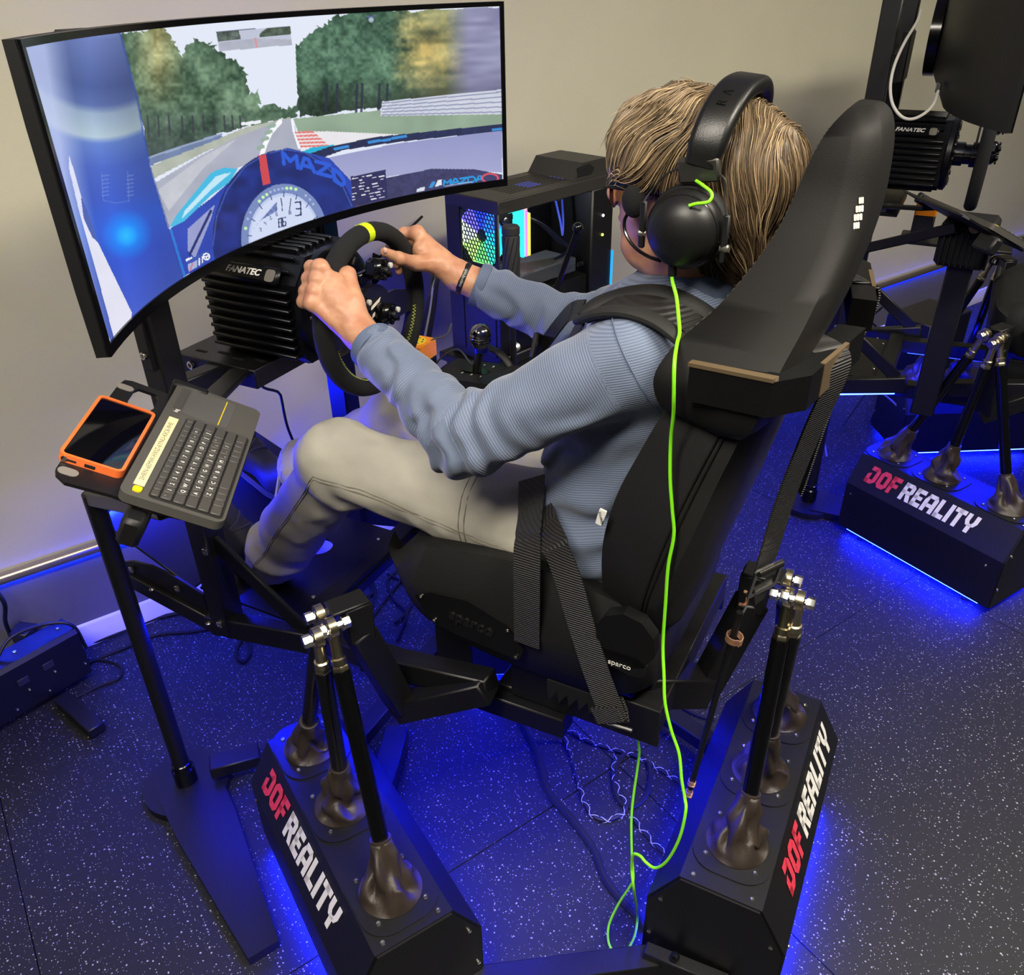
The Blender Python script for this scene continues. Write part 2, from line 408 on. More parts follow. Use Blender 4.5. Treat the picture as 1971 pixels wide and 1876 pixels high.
# ================================================================== curved monitor
XM, MR, THM = 1.261, 1.0, math.asin(.576)
MYC = .978-MR*math.cos(THM); MZT, MZB = 1.695, 1.314
def mon(th, z, r=MR): return V((XM+r*math.sin(th), MYC+r*math.cos(th), z))
mt = thing('curved_monitor', 'wide curved black monitor showing a racing game in front of the driver', 'monitor', (XM, MYC+MR+.03, MZB))
def arc_loft(prof, t0, t1, n, cap=True):
    q = MB(); k = len(prof); vs = []; fs = []
    for i in range(n+1):
        th = t0+(t1-t0)*i/n
        vs += [mon(th, z, r) for r, z in prof]
    for i in range(n):
        for j in range(k):
            j2 = (j+1) % k; fs.append((i*k+j, i*k+j2, (i+1)*k+j2, (i+1)*k+j))
    if cap: fs += [tuple(range(k)), tuple(n*k+j for j in range(k))]
    return q.add(vs, fs)
zc = (MZT+MZB)/2
hp = MB(); hv = []; hf = []
for i in range(41):
    th_ = -THM+2*THM*i/40; k_ = 1-abs(th_/THM)**3; dd = .018+.045*k_
    hv += [mon(th_, z, r) for r, z in ((1.004, MZB), (1.004+.016, MZB), (1.004+dd, MZB+.09), (1.004+dd, MZT-.09), (1.004+.016, MZT), (1.004, MZT))]
for i in range(40):
    for j in range(6): j2 = (j+1) % 6; hf.append((i*6+j, i*6+j2, i*6+6+j2, i*6+6+j))
hf += [tuple(range(6)), tuple(240+j for j in range(6))]
obj('housing', hp.add(hv, hf), BLKP, mt)
bz = .010/MR
obj('bezel', arc_loft([(1.0, MZT-.009), (1.0, MZT), (1.006, MZT), (1.006, MZT-.009)], -THM, THM, 40), BLKG, mt)
obj('bezel', arc_loft([(1.0, MZB), (1.0, MZB+.016), (1.006, MZB+.016), (1.006, MZB)], -THM, THM, 40), BLKG, mt)
for s in (-1, 1):
    obj('bezel', arc_loft([(1.0, MZB+.016), (1.0, MZT-.009), (1.006, MZT-.009), (1.006, MZB+.016)], s*THM, s*(THM-bz), 2), BLKG, mt)
bk = MB(); bk.M = frame(mon(0, zc, 1.075), (1, 0, 0), (0, 0, 1)); bk.prism(circ2(.12, 32), (0, 0, -.02), (1, 0, 0), (0, 1, 0), .03); obj('rear_hub', bk, BLKG, mt)
# --- the picture on the screen, painted per vertex
NU, NV = 840, 270
th = np.linspace(-THM+bz, THM-bz, NU); zz = np.linspace(MZT-.009, MZB+.016, NV)
TH, ZZ = np.meshgrid(th, zz); RS = 1.003
pts = np.stack([XM+RS*np.sin(TH), MYC+RS*np.cos(TH), ZZ], -1).reshape(-1, 3)
vv = (pts-CAM)@ROT; qx = (CX+FPX*vv[:, 0]/vv[:, 2])*1.971; qy = (CY+FPX*vv[:, 1]/vv[:, 2])*1.971   # picture coordinates
Q = np.stack([qx, qy], 1); QN = np.stack([qx, qy, qx*0], 1)
img = np.zeros((len(Q), 3)); img[:] = (226, 232, 246)
def inpoly(poly):
    x, y = qx, qy; r = np.zeros(len(x), bool); n = len(poly)
    for i in range(n):
        (x1, y1), (x2, y2) = poly[i], poly[(i+1) % n]
        if y1 == y2: continue
        r ^= ((y1 > y) != (y2 > y)) & (x < (x2-x1)*(y-y1)/(y2-y1)+x1)
    return r
def fill(poly, c, nz=0., ns=.02, seed=0, a=1., wob=0.):
    m = inpoly(poly); c = np.array(c, float)
    k = 1+nz*(.6*vnoise(QN[m], ns, seed)+.4*vnoise(QN[m], ns*3, seed+3)) if nz else np.ones(m.sum())
    img[m] = img[m]*(1-a)+a*c*k[:, None]; return m
def seg(p, q, w, c, a=1.):
    p = np.array(p, float); q = np.array(q, float); d = q-p; t = np.clip(((Q-p)@d)/(d@d), 0, 1)
    m = np.hypot(*(Q-p-t[:, None]*d).T) < w; img[m] = img[m]*(1-a)+a*np.array(c, float)
def line(pl, w, c, a=1.):
    for i in range(len(pl)-1): seg(pl[i], pl[i+1], w, c, a)
def dot(p, r, c, a=1., soft=0.):
    d = np.hypot(qx-p[0], qy-p[1]); k = np.clip((r-d)/max(soft, 1e-3)+.5, 0, 1)[:, None]*a; img[:] = img*(1-k)+k*np.array(c, float)
GL = {'M': [[(0, 1), (0, 0), (.5, .6), (1, 0), (1, 1)]], 'A': [[(0, 1), (.35, 0), (.65, 0), (1, 1)], [(.2, .65), (.8, .65)]], 'Z': [[(0, 0), (1, 0), (0, 1), (1, 1)]], 'D': [[(0, 0), (.7, 0), (1, .3), (1, .7), (.7, 1), (0, 1), (0, 0)]],
      '3': [[(0, 0), (1, 0), (1, 1), (0, 1)], [(.2, .5), (1, .5)]], '8': [[(0, 0), (1, 0), (1, 1), (0, 1), (0, 0)], [(0, .5), (1, .5)]], '6': [[(1, 0), (0, 0), (0, 1), (1, 1), (1, .5), (0, .5)]], '5': [[(1, 0), (0, 0), (0, .5), (1, .5), (1, 1), (0, 1)]], '4': [[(0, 0), (0, .5), (1, .5)], [(1, 0), (1, 1)]], '7': [[(0, 0), (1, 0), (.5, 1)]], '2': [[(0, 0), (1, 0), (1, .5), (0, .5), (0, 1), (1, 1)]], '1': [[(.5, 0), (.5, 1)]]}
def stxt(s, p, ex, ey, w, c, gap=.35):
    p = np.array(p, float); ex = np.array(ex, float); ey = np.array(ey, float)
    for i, ch in enumerate(s):
        for pl in GL[ch]: line([p+ex*(a+i*(1+gap))+ey*b for a, b in pl], w, c)
dx, dy = qx, qy
# left trees
tr = [(455, 130), (500, 118), (545, 125), (565, 105), (600, 100), (640, 125), (665, 165), (690, 215), (705, 170), (745, 150), (800, 165), (830, 195), (880, 225), (915, 240), (935, 290), (945, 345), (975, 350), (985, 400), (1050, 398), (1080, 415), (1130, 405), (1130, 445), (1070, 455), (930, 480), (830, 510), (560, 600), (520, 370)]
def jag(pl, a, seed):   # ragged outline
    r = np.random.default_rng(seed); out = []
    for i in range(len(pl)-1):
        for k in range(6):
            t = k/6; out.append((pl[i][0]+(pl[i+1][0]-pl[i][0])*t+r.normal()*a, pl[i][1]+(pl[i+1][1]-pl[i][1])*t+r.normal()*a))
    return out
m = fill(jag(tr, 6, 1), (104, 122, 92), .0)
n1 = vnoise(QN[m], .012, 5)+.6*vnoise(QN[m], .035, 6)+.5*vnoise(QN[m], .09, 7)
warm = np.clip(1-np.abs(qx[m]-600)/110, 0, 1)*np.clip((430-qy[m])/200, 0, 1)
base = np.array((78, 106, 84.))*(1-warm[:, None])+np.array((168, 166, 116.))*warm[:, None]
base = base*(1+.0*n1[:, None])+np.clip(n1, -1, 1.3)[:, None]*np.array((42, 44, 38.))
dark = np.clip((qy[m]-380)/170, 0, 1)*np.clip(1-(qx[m]-600)/900, 0, 1); base = base*(1-.5*dark[:, None])+np.array((60, 74, 100.))*.25*dark[:, None]
img[m] = base
for x0 in (560, 600, 640, 690, 730, 770, 810, 850, 880, 910): line([(x0, 440), (x0+4, 520-(x0-560)*.1)], 4, (52, 56, 66), .7)
# right trees
rt = [(1120, 185), (1150, 150), (1195, 112), (1230, 95), (1268, 62), (1330, 45), (1500, 40), (1700, 36), (1915, 30), (1915, 345), (1450, 412), (1370, 415), (1240, 432), (1135, 442), (1128, 330)]
m = fill(jag(rt, 6, 2), (90, 110, 90))
n1 = vnoise(QN[m], .014, 15)+.6*vnoise(QN[m], .04, 16)+.5*vnoise(QN[m], .1, 17)
sq = QN[m].copy(); sq[:, 0] = qx[m]*.25+qy[m]*.25; n2 = vnoise(sq, .02, 21)+.5*vnoise(sq, .06, 22)   # motion-streaked side
k = np.clip((qx[m]-1480)/160, 0, 1)
yel = np.clip(1.25*(1-np.hypot((qx[m]-1610)/175, (qy[m]-180)/165))+.55*n2+.25*n1, 0, 1)*np.clip((qx[m]-1480)/40, 0, 1)*np.clip((1800-qx[m])/60, 0, 1)
pur = np.clip((qx[m]-1690)/90, 0, 1)
base = np.array((70, 104, 84.))*(1-k[:, None])+np.array((110, 120, 92.))*k[:, None]
base = base*(1-yel[:, None])+np.array((212, 190, 118.))*yel[:, None]
base = base*(1-pur[:, None])+np.array((138, 138, 172.))*pur[:, None]
nn = n1*(1-k)+n2*k
base += np.clip(nn, -1.2, 1.2)[:, None]*np.array((36, 40, 34.))
dk = np.clip((qy[m]-290)/120, 0, 1)*(1-pur*.5); base *= (1-.42*dk[:, None])
img[m] = base
for x0 in (1240, 1280, 1355, 1375, 1440, 1470): line([(x0, 320), (x0-4, 425)], 5, (40, 46, 66), .8)
# verge, road, kerbs
fill([(556, 640), (700, 570), (840, 520), (940, 480), (1100, 445), (1110, 458), (980, 500), (780, 575), (560, 690)], (176, 182, 170), .06)
fill([(560, 600), (700, 555), (840, 505), (842, 522), (700, 578), (572, 628)], (112, 130, 168), .05)
line([(565, 598), (700, 553), (840, 508)], 4, (150, 165, 196)); line([(920, 470), (985, 462)], 6, (235, 238, 245))
fill([(1060, 458), (1112, 450), (1128, 520), (1142, 575), (905, 635), (640, 865), (585, 695), (760, 590), (900, 520)], (170, 174, 190), .06, .01)
fill([(600, 720), (760, 600), (900, 525), (770, 640), (640, 800)], (196, 198, 208), .04)
line([(1062, 462), (1028, 500), (1008, 540), (994, 585)], 9, (246, 248, 250)); 
for t in (475, 498, 524, 556): seg((1040-(t-475)*.52, t), (1020-(t-475)*.5, t+7), 7, (150, 175, 160))
line([(1108, 455), (1113, 490), (1135, 560)], 5, (240, 242, 250))
fill([(1112, 450), (1445, 418), (1445, 440), (1910, 432), (1910, 478), (1500, 512), (1240, 500), (1130, 498)], (146, 168, 146), .08, .008)
fill([(1120, 500), (1240, 498), (1520, 510), (1905, 474), (1905, 482), (1400, 540), (1150, 575)], (232, 230, 234), .02)
for i in range(5):
    t = 500+i*13; fill([(1118+i*5, t), (1185+i*15, t-4), (1195+i*15, t+4), (1120+i*5, t+7)], (226, 128, 122))
m = fill([(1450, 385), (1910, 338), (1910, 433), (1443, 440)], (206, 210, 224), .03)
for i in range(5): line([(1450, 392+i*11), (1910, 348+i*19)], 2.5, (132, 138, 170), .8)
# mirror inset
fill([(820, 122), (1100, 99), (1108, 170), (832, 195)], (190, 196, 214))
fill([(820, 122), (905, 116), (915, 150), (828, 158)], (84, 96, 90), .4, .06); fill([(985, 128), (1010, 108), (1100, 99), (1104, 130), (985, 142)], (74, 88, 76), .4, .06)
fill([(832, 160), (960, 146), (1106, 150), (1108, 170), (832, 195)], (176, 180, 196), .05); line([(968, 146), (975, 178)], 4, (214, 150, 156)); line([(820, 122), (1100, 99)], 1.5, (70, 80, 100))
# bonnet, wiper and dash
fill([(1145, 575), (1180, 560), (1270, 548), (1240, 585), (1180, 600)], (40, 176, 214))
fill([(1240, 600), (1500, 545), (1905, 494), (1905, 655), (1700, 640), (1480, 668), (1330, 705)], (146, 150, 196), .03, .006)
m = inpoly([(1240, 600), (1500, 545), (1905, 494), (1905, 655), (1700, 640), (1480, 668), (1330, 705)]); kk = np.clip((qy[m]-520)/160, 0, 1)[:, None]; img[m] = img[m]*(1-.35*kk)+np.array((206, 206, 232.))*.35*kk
fill([(1150, 592), (1250, 556), (1420, 520), (1905, 470), (1905, 496), (1500, 540), (1300, 570), (1210, 604)], (38, 46, 84), .15, .05)
for a, b in (((1270, 565), (1320, 556)), ((1400, 540), (1480, 528)), ((1490, 525), (1540, 517)), ((1870, 492), (1905, 489))): seg(a, b, 5, (58, 140, 214))
fill([(1330, 705), (1480, 672), (1640, 640), (1800, 642), (1905, 662), (1905, 692), (1500, 756), (1330, 790)], (62, 62, 104), .14, .08)
stxt('MAZDA', (1684, 684), (26, -3.2), (0, 19), 3.2, (40, 150, 220), .18)
line([(1690, 706), (1790, 690)], 2, (200, 205, 225), .6)
fill([(1625, 712), (1640, 690), (1655, 688), (1640, 712)], (60, 150, 220)); fill([(1650, 708), (1662, 682), (1676, 680), (1676, 702)], (225, 230, 240)); fill([(1582, 716), (1612, 708), (1610, 724), (1580, 728)], (215, 220, 235))
for a in range(24):
    t0, t1 = a*PI/12, (a+1)*PI/12; seg((1860+30*math.cos(t0), 676+17*math.sin(t0)), (1860+30*math.cos(t1), 676+17*math.sin(t1)), 3.5, (214, 84, 104))
fill([(620, 862), (640, 872), (800, 752), (960, 610), (1090, 560), (1250, 600), (1345, 700), (1335, 782), (1200, 850), (900, 960), (690, 1050)], (46, 72, 178), .06, .01)
fill([(640, 866), (672, 812), (800, 655), (850, 636), (902, 640), (872, 690), (800, 742), (700, 838)], (70, 186, 226)); fill([(700, 800), (820, 668), (880, 652), (800, 720), (690, 830)], (236, 246, 252), 0, a=.75)
fill([(712, 868), (815, 776), (800, 830), (740, 980), (712, 950)], (150, 158, 206), .05); line([(720, 965), (800, 800)], 5, (34, 46, 110))
# game steering wheel and cluster
ew = lambda p, c, rx, ry: np.hypot((qx-c[0])/rx, (qy-c[1])/ry)
body = inpoly([(560, 560), (1345, 560), (1345, 790), (1200, 860), (880, 975), (560, 1100)])
cw = (1085, 905); d = ew(Q, cw, 278, 338); ring = body & (d < 1)
img[ring] = np.array((30, 46, 122))*(1+.2*vnoise(QN[ring], .03, 31))[:, None]
line([(808+0, 930), (822, 820), (862, 720), (930, 632), (1010, 582), (1085, 567), (1160, 580), (1240, 632), (1300, 705), (1335, 782)], 2.5, (84, 110, 190), .6)
fill([(980, 590), (1008, 584), (1027, 694), (998, 704)], (206, 74, 82))
stxt('MAZ', (1072, 578), (52, 14), (6, 44), 7, (44, 92, 214), .22); stxt('D', (1262, 640), (38, 26), (8, 44), 7, (44, 92, 214))
dc = ew(Q, (1080, 905), 165, 208); g = body & (dc < 1); img[g] = (120, 138, 190)
g = body & (dc < .83); img[g] = (190, 204, 236); g2 = body & (dc < .78); img[g2] = (208, 218, 244)
fill([(960, 868), (1050, 765), (1052, 800), (985, 838)], (110, 126, 180), .3, .1)
for a in range(9):
    t = PI*(1.02+a*.118); p = (1080+140*math.cos(t), 905+178*math.sin(t)); q = (1080+124*math.cos(t), 905+158*math.sin(t)); seg(p, q, 1.8, (70, 84, 140))
for i, (x, y) in enumerate(((932, 866), (984, 763), (998, 748), (1012, 738), (1088, 714), (1104, 714), (1122, 718))): dot((x, y), 6, (196, 255, 170), 1, 3)
for x, y in ((1026, 728), (1042, 722), (1057, 718), (1072, 715), (1160, 742), (1176, 757), (1188, 774), (950, 806), (940, 830)): dot((x, y), 4.5, (176, 190, 226), 1, 2)
stxt('3', (1120, 768), (20, -3), (2, 50), 2.6, (40, 48, 92)); stxt('86', (1057, 830), (11, -2.5), (1, 32), 2.2, (60, 68, 110), .4); line([(1072, 800), (1066, 752)], 1.8, (60, 68, 110)); line([(1098, 800), (1104, 752)], 1.8, (60, 68, 110))
for ch, x, y in (('3', 985, 866), ('4', 1002, 842), ('5', 1024, 822), ('6', 1046, 808), ('8', 1096, 802)): stxt(ch, (x, y), (6, -1), (1, 11), 1.2, (84, 94, 140))
for i in range(26):
    t = -.9+i*.05; p = (1290+70*math.cos(2.4+t*2), 800+90*math.sin(2.4+t*2))
    if body[np.argmin(np.hypot(qx-p[0], qy-p[1]))]: dot(p, 2, (130, 150, 220), .7, 1)
# info panel
fill([(1330, 670), (1463, 644), (1472, 752), (1340, 782)], (46, 46, 92), .1, .05)
r_ = np.random.default_rng(4)
for i in range(9):
    y0 = 678+i*11.5; x = 1337
    while x < 1455:
        w = r_.uniform(6, 22)
        if r_.random() < .62: seg((x, y0-(x-1337)*.19), (min(x+w, 1458), y0-(min(x+w, 1458)-1337)*.19), 1.7, (226, 226, 240))
        x += w+r_.uniform(5, 16)
# pillar
pil = [(140, 160), (455, 122), (520, 370), (570, 640), (640, 872), (695, 1045), (500, 1190), (495, 1250), (410, 1120), (330, 830), (262, 590), (283, 380)]
m = inpoly([(100, 150), (455, 122), (520, 370), (570, 640), (640, 872), (700, 1060), (440, 1330), (100, 700)])
ty = qy[m]; xs = [100, 150, 330, 400, 432, 520, 545, 640, 760, 880, 1000, 1150, 1320]
cs = np.array([(150, 168, 236), (104, 124, 190), (66, 88, 156), (82, 104, 170), (150, 172, 200), (178, 200, 216), (92, 126, 206), (62, 96, 196), (58, 92, 202), (44, 96, 226), (52, 88, 214), (64, 92, 206), (80, 104, 206)], float)
ty2 = ty+((qx[m]-380)/130)**2*26
img[m] = np.stack([np.interp(ty2, xs, cs[:, k]) for k in range(3)], 1)
ed = np.clip((qx[m]-(300+np.clip(qy[m]-400, 0, 900)*.22+40))/150, -1, 1)[:, None]; img[m] *= 1-.18*np.abs(ed)
edge = np.clip(1-(qx[m]-(165+.16*(qy[m]-170)))/90, 0, 1)[:, None]; img[m] = img[m]*(1-.75*edge)+np.array((196, 206, 246.))*.75*edge
fill([(300, 800), (330, 832), (420, 1020), (500, 1185), (497, 1250), (440, 1310), (360, 1010)], (226, 226, 242), .03, .006); fill([(262, 590), (285, 660), (312, 760), (322, 830), (300, 800), (262, 640)], (216, 220, 240), .03)
fill([(306, 745), (332, 800), (372, 920), (350, 900), (318, 830)], (70, 92, 170))
for i in range(6):
    for x0 in (388, 482): seg((x0, 668+i*15), (x0+24, 664+i*15), 2, (150, 170, 214), .45)
line([(385, 655), (392, 760), (440, 770), (490, 762), (484, 650)], 2, (120, 146, 206), .4)
dot((480, 890), 60, (12, 150, 255), .95, 80); dot((480, 895), 26, (40, 190, 255), .8, 40)
line([(455, 122), (520, 370), (570, 640), (640, 872), (695, 1045)], 5, (40, 70, 160), .5); line([(648, 872), (700, 1045)], 5, (40, 130, 220), .8)
# lower left read-outs
fill([(708, 990), (732, 978), (772, 958), (790, 952), (792, 985), (716, 1032)], (60, 84, 176))
line([(708, 987), (726, 978)], 4, (238, 240, 246)); fill([(712, 1004), (748, 985), (748, 1012), (716, 1030)], (168, 176, 216)); line([(722, 1025), (730, 1000)], 2, (214, 96, 104)); line([(756, 980), (756, 1004)], 3, (232, 236, 246)); line([(768, 974), (768, 996)], 2, (232, 236, 246))
d = np.hypot(qx-783, qy-973); img[(d < 14) & (d > 9)] = (240, 242, 248); seg((774, 974), (792, 970), 2, (240, 242, 248)); seg((783, 973), (785, 985), 2, (240, 242, 248))
dot((1408, 75), 10, (200, 210, 236), .8, 6); seg((1392, 64), (1422, 60), 3, (90, 100, 160), .8)
img = np.clip(img, 0, 255)/255; imgl = np.where(img <= .04045, img/12.92, ((img+.055)/1.055)**2.4)
ii = np.arange(NU*NV).reshape(NV, NU); quads = np.stack([ii[:-1, :-1], ii[1:, :-1], ii[1:, 1:], ii[:-1, 1:]], -1).reshape(-1, 4)
scr = obj('screen', np_mesh('screen', pts, quads, imgl), vmat('game_picture', .25, 1.0), mt, label='lit screen with a tree-lined race track seen from a car')
# ================================================================== motion platform boxes
def rect(x0, y0, x1, y1): return [(x0, y0), (x1, y0), (x1, y1), (x0, y1)]
GLY = {'D': (.80, [rect(.0, .0, .52, .25), rect(.1, .75, .6, 1), [(.3, .75), (.6, 1), (.80, .8), (.80, .2), (.55, .0), (.52, .25), (.53, .75)], [(0, 0), (.26, 0), (.26, .62), (0, .5)]]),
 'O': (.80, [[(0, .2), (.2, 0), (.27, .25), (.27, .75), (.2, 1), (0, .8)], [(.8, .2), (.8, .8), (.6, 1), (.53, .75), (.53, .25), (.6, 0)], rect(.2, 0, .6, .25), rect(.2, .75, .6, 1)]),
 'F': (.68, [rect(0, 0, .27, 1), rect(0, .76, .68, 1), rect(0, .38, .6, .6)]),
 'R': (.80, [rect(0, 0, .27, 1), rect(0, .77, .6, 1), [(.53, .4), (.62, .4), (.78, .52), (.78, .86), (.62, 1), (.53, 1)], rect(0, .38, .6, .58), [(.34, .42), (.64, .42), (.84, 0), (.54, 0)]]),
 'E': (.68, [rect(0, 0, .27, 1), rect(0, .77, .68, 1), rect(0, .40, .6, .61), rect(0, 0, .68, .24)]),
 'A': (.86, [[(0, 0), (.27, 0), (.27, .8), (.2, 1), (0, .62)], [(.86, 0), (.86, .8), (.66, 1), (.59, .8), (.59, 0)], rect(.15, .78, .7, 1), rect(.2, .28, .62, .48)]),
 'L': (.66, [rect(0, 0, .27, 1), rect(0, 0, .66, .25)]), 'I': (.27, [rect(0, 0, .27, 1)]),
 'T': (.74, [rect(.24, 0, .51, 1), rect(0, .76, .74, 1)]),
 'Y': (.82, [rect(.28, 0, .55, .5), [(0, 1), (.27, 1), (.27, .62), (.45, .35), (.15, .38), (0, .6)], [(.82, 1), (.55, 1), (.55, .62), (.37, .35), (.67, .38), (.82, .6)]])}
def word(mbx, txt, x0, h, M, wx=1., shear=.14, gap=.1):
    x = x0
    for ch in txt:
        w, ps = GLY[ch]
        for p in ps:
            mbx.M = M; mbx.prism([(x+(a*wx+b*shear)*h, b*h) for a, b in p], (0, 0, 0), (1, 0, 0), (0, 1, 0), .0007)
        x += (w*wx+gap)*h
    return x
LEATH = mat('boot_leather', (52, 44, 38), .42, bump=.25, bscale=500, noise=.12, nscale=60)
HT = .305
def gaiter(base, rod_dir, tip, seed, r0=.062, length=.13, rt=.02):
    """creased leather gaiter from a round opening up to the rod"""
    q = MB(); n, m = 44, 22; vs = []; fs = []; r = np.random.default_rng(seed); ph = r.uniform(0, 6.28, 8)
    base = V(base); tip = V(tip); up = V((0, 0, 1))
    ax = (tip-base)
    for i in range(m+1):
        t = i/m
        if t < .42: s_ = t/.42; c = base+V((0, 0, 1))*(.016*math.sin(s_*PI/2))+ax*(.16*s_); rad = .059-.023*s_**.8
        else: s_ = (t-.42)/.58; c = base+V((0, 0, .016))*(1-s_)+ax*(.16+.84*s_); rad = .036+(rt-.036)*s_**.8
        nrm = (up*(1-t)+ax.normalized()*t).normalized(); e1 = nrm.orthogonal().normalized(); e1 = V((1, 0, 0))-nrm*nrm.x; e1.normalize(); e2 = nrm.cross(e1)
        for k in range(n):
            a = 2*PI*k/n; w = math.sin(PI*t)**.7 if t < .98 else 0
            wr = w*(.13*math.sin(3*a+ph[0]+5*t)+.10*math.sin(5*a+ph[1]-7*t)+.09*math.sin(2*a+ph[2]+11*t)+.06*math.sin(9*a+ph[3]+9*t)+.10*math.sin(13*t+ph[4]+2*a))
            vs.append(c+(e1*math.cos(a)+e2*math.sin(a))*rad*(1+wr)+nrm*(.010*w*math.sin(4*a+ph[5]+6*t)+.006*w*math.sin(7*a+ph[6])))
    for i in range(m):
        for k in range(n): k2 = (k+1) % n; fs.append((i*n+k, i*n+k2, (i+1)*n+k2, (i+1)*n+k))
    fs.append(tuple(m*n+k for k in range(n)))
    q.add(vs, fs); q.tube([tip-ax.normalized()*.012, tip+ax.normalized()*.004], [rt*1.04, rt*1.0], 18)
    return q
def rod_end(t, j, d, out, ln=.07, boltup=0.):
    """zinc rod end (eye, shank, nut) plus through bolt; j eye centre, d down the rod, out bolt direction"""
    j, d, out = V(j), V(d).normalized(), V(out).normalized(); s = out.cross(d).normalized(); d2 = s.cross(out).normalized()
    q = MB(); e = MB(); n = 20
    outer = circ2(.0185, n); inner = circ2(.0095, n)
    q.ring(outer, inner, j-out*.007, s, d2, .014) if s.cross(d2).dot(out) > 0 else q.ring(outer, inner, j+out*.007, s, d2, .014)
    q.tube([j+d*.013, j+d*.03, j+d*(ln-.014), j+d*(ln-.012), j+d*ln], [.0105, .0095, .0105, .0135, .0135], 12)
    q.lathe([(.0135, 0), (.0155, .003), (.0155, .012), (.0135, .015)], j+d*ln, d, 6)
    o = obj('rod_end', q, STEELY, t)
    q = MB(); q.lathe([(.0105, -.034), (.0115, -.032), (.0115, -.02), (.0068, -.02), (.0068, .012), (.0115, .012), (.0115, .024), (.0105, .026)], j, out, 6)
    q.lathe([(.014, -.0195), (.014, -.0175)], j, out, 14); q.sphere(j, .0115)
    obj('joint_bolt', q, STEEL, t); return o
def platform_box(c, u, name_label, joints, bases, lets, txt_s0, txtlen, seeds, group, rods=True, tipf=None, LO=None):
    u = V((*u, 0)).normalized(); z = V((0, 0, 1)); out = u.cross(z) if LO is None else V((*LO, 0)); c = V((*c, 0)); L = .285
    t = thing('motion_platform_box', name_label, 'motion platform', c, group)
    prof = [(-.133, .03), (-.133, .205), (-.077, HT), (.077, HT), (.133, .205), (.133, .03)]
    q = MB(); q.prism([(a, b) for a, b in prof], c-u*L, out, z, 2*L, u); obj('housing', q, BLK, t, ang=20)
    for s in (-1, 1):      # end plates, slightly inset hexagons with bolts
        q = MB(); q.prism([(a*.96, .03+(b-.03)*.985) for a, b in prof], c+u*s*L, out, z, .004, u*s); obj('end_plate', q, BLK, t, ang=20)
        bolts(t, [(c+u*s*(L+.004)+out*a+z*b, u*s) for a, b in ((-.105, .22), (.105, .22), (-.12, .1), (.12, .1))])
    for s in (-1, 1):
        for k in (-.2, .2): q = MB(); q.box(c+out*s*.10+u*k+z*.015, (.03, .03, .03)); obj('foot', q, BLKM, t)
    for s in (-1, 1):
        q = MB(); q.beam(c+out*s*.122-u*.25+z*.026, c+out*s*.122+u*.25+z*.026, .008, .006, bev=0); obj('light_strip', q, LEDU, t, label='glowing blue light strip')
    # lettering on the outer chamfer
    ch = (out*(.133-.077)-z*(HT-.205)).normalized(); nrm = (out*(HT-.205)+z*(.133-.077)).normalized(); rd = (-nrm).cross(-ch); rd = (-ch).cross(nrm)*1
    rd.normalize()
    o = c+out*.105+z*.2568
    M = frame(o+nrm*.0004, rd, -ch, nrm); s0 = rd.dot(u)*txt_s0
    h = .058
    q = MB(); x1 = word(q, 'DOF', 0, 1, Matrix.Identity(4)); q2 = MB(); x2 = word(q2, 'REALITY', x1+.22, 1, Matrix.Identity(4)); sc = txtlen/x2
    for qq, nm, mm in ((q, 'lettering', RED), (q2, 'lettering', WHITE)):
        me = qq.mesh(nm, smooth=False); me.transform(M@Matrix.Translation((s0-txtlen/2, -.029, 0))@Matrix.Diagonal((sc, .062, 1, 1)))
        obj(nm, me, mm, t, label='printed lettering reading '+('DOF' if qq is q else 'REALITY'))
    for i, (b, j) in enumerate(zip(bases, joints)):
        b = V((b[0], b[1], HT)); j = V(j); d = (b+z*-.05-j).normalized()
        q = MB(); bc = c+u*((b-c).dot(u)); bc.z = HT; pl = [(x, y) for x, y in rrect(.165, .15, .05, 5)]
        q.prism(pl, bc, u, out if u.cross(out).z > 0 else -out, .003, z); obj('boot_flange', q, BLK, t)
        bolts(t, [(bc+u*.07*math.cos(PI/4+PI/2*k)+out*.0666*math.sin(PI/4+PI/2*k)+z*.003, z) for k in range(4)])
        tf = (tipf or [.2]*3)[i]
        tip = b+(j-b)*tf
        o = obj('leather_boot', gaiter(bc+z*.004, d, tip, seeds[i]), LEATH, t, ang=80)
        if rods:
            q = MB(); q.tube([tip-(j-b).normalized()*.01, j+d*.08], .0155, 18); r = obj('actuator_rod', q, BLKG, t)
            q = MB(); q.tube([j+d*.10, j+d*.083], [.0162, .0162], 18); obj('rod_collar', q, BLKG, r)
            rod_end(t, j, d, out)
    bolts(t, [(c+u*s+out*a*.055+z*HT, z) for a in (-1, 1) for s in (-.27, .27)]+[(c+u*s+out*a*.1335+z*.17, out*a) for a in (-1, 1) for s in (-.24, .26)])
    return t
LEDU = mat('blue_led_under', (20, 40, 255), .4, emit=(10, 24, 255), estr=330)
PBOX = []
J1 = [U(615, 1182, x=.845), U(611, 1226, x=.800), U(638, 1207, x=.825)]
PBOX.append(platform_box((.803, .814), (.5, .866), 'black motion platform box lettered DOF REALITY at the left of the driver', J1, [(.902, 1.008), (.826, .844), (.712, .651)], 0, .035, .40, (1, 2, 3), 'motion platform boxes', tipf=[.24, .25, .20], LO=(-.866, .5)))
J2 = [U(1517, 1113, x=1.30), U(1518, 1150, x=1.265), U(1540, 1155, x=1.25)]
PBOX.append(platform_box((1.262, .108), (1, 0), 'black motion platform box lettered DOF REALITY behind the seat', [J2[0], J2[2], J2[1]], [(1.465, .12), (1.285, .106), (1.094, .101)], 0, .03, .42, (4, 5, 6), 'motion platform boxes', tipf=[.3, .26, .22], LO=(0, -1)))
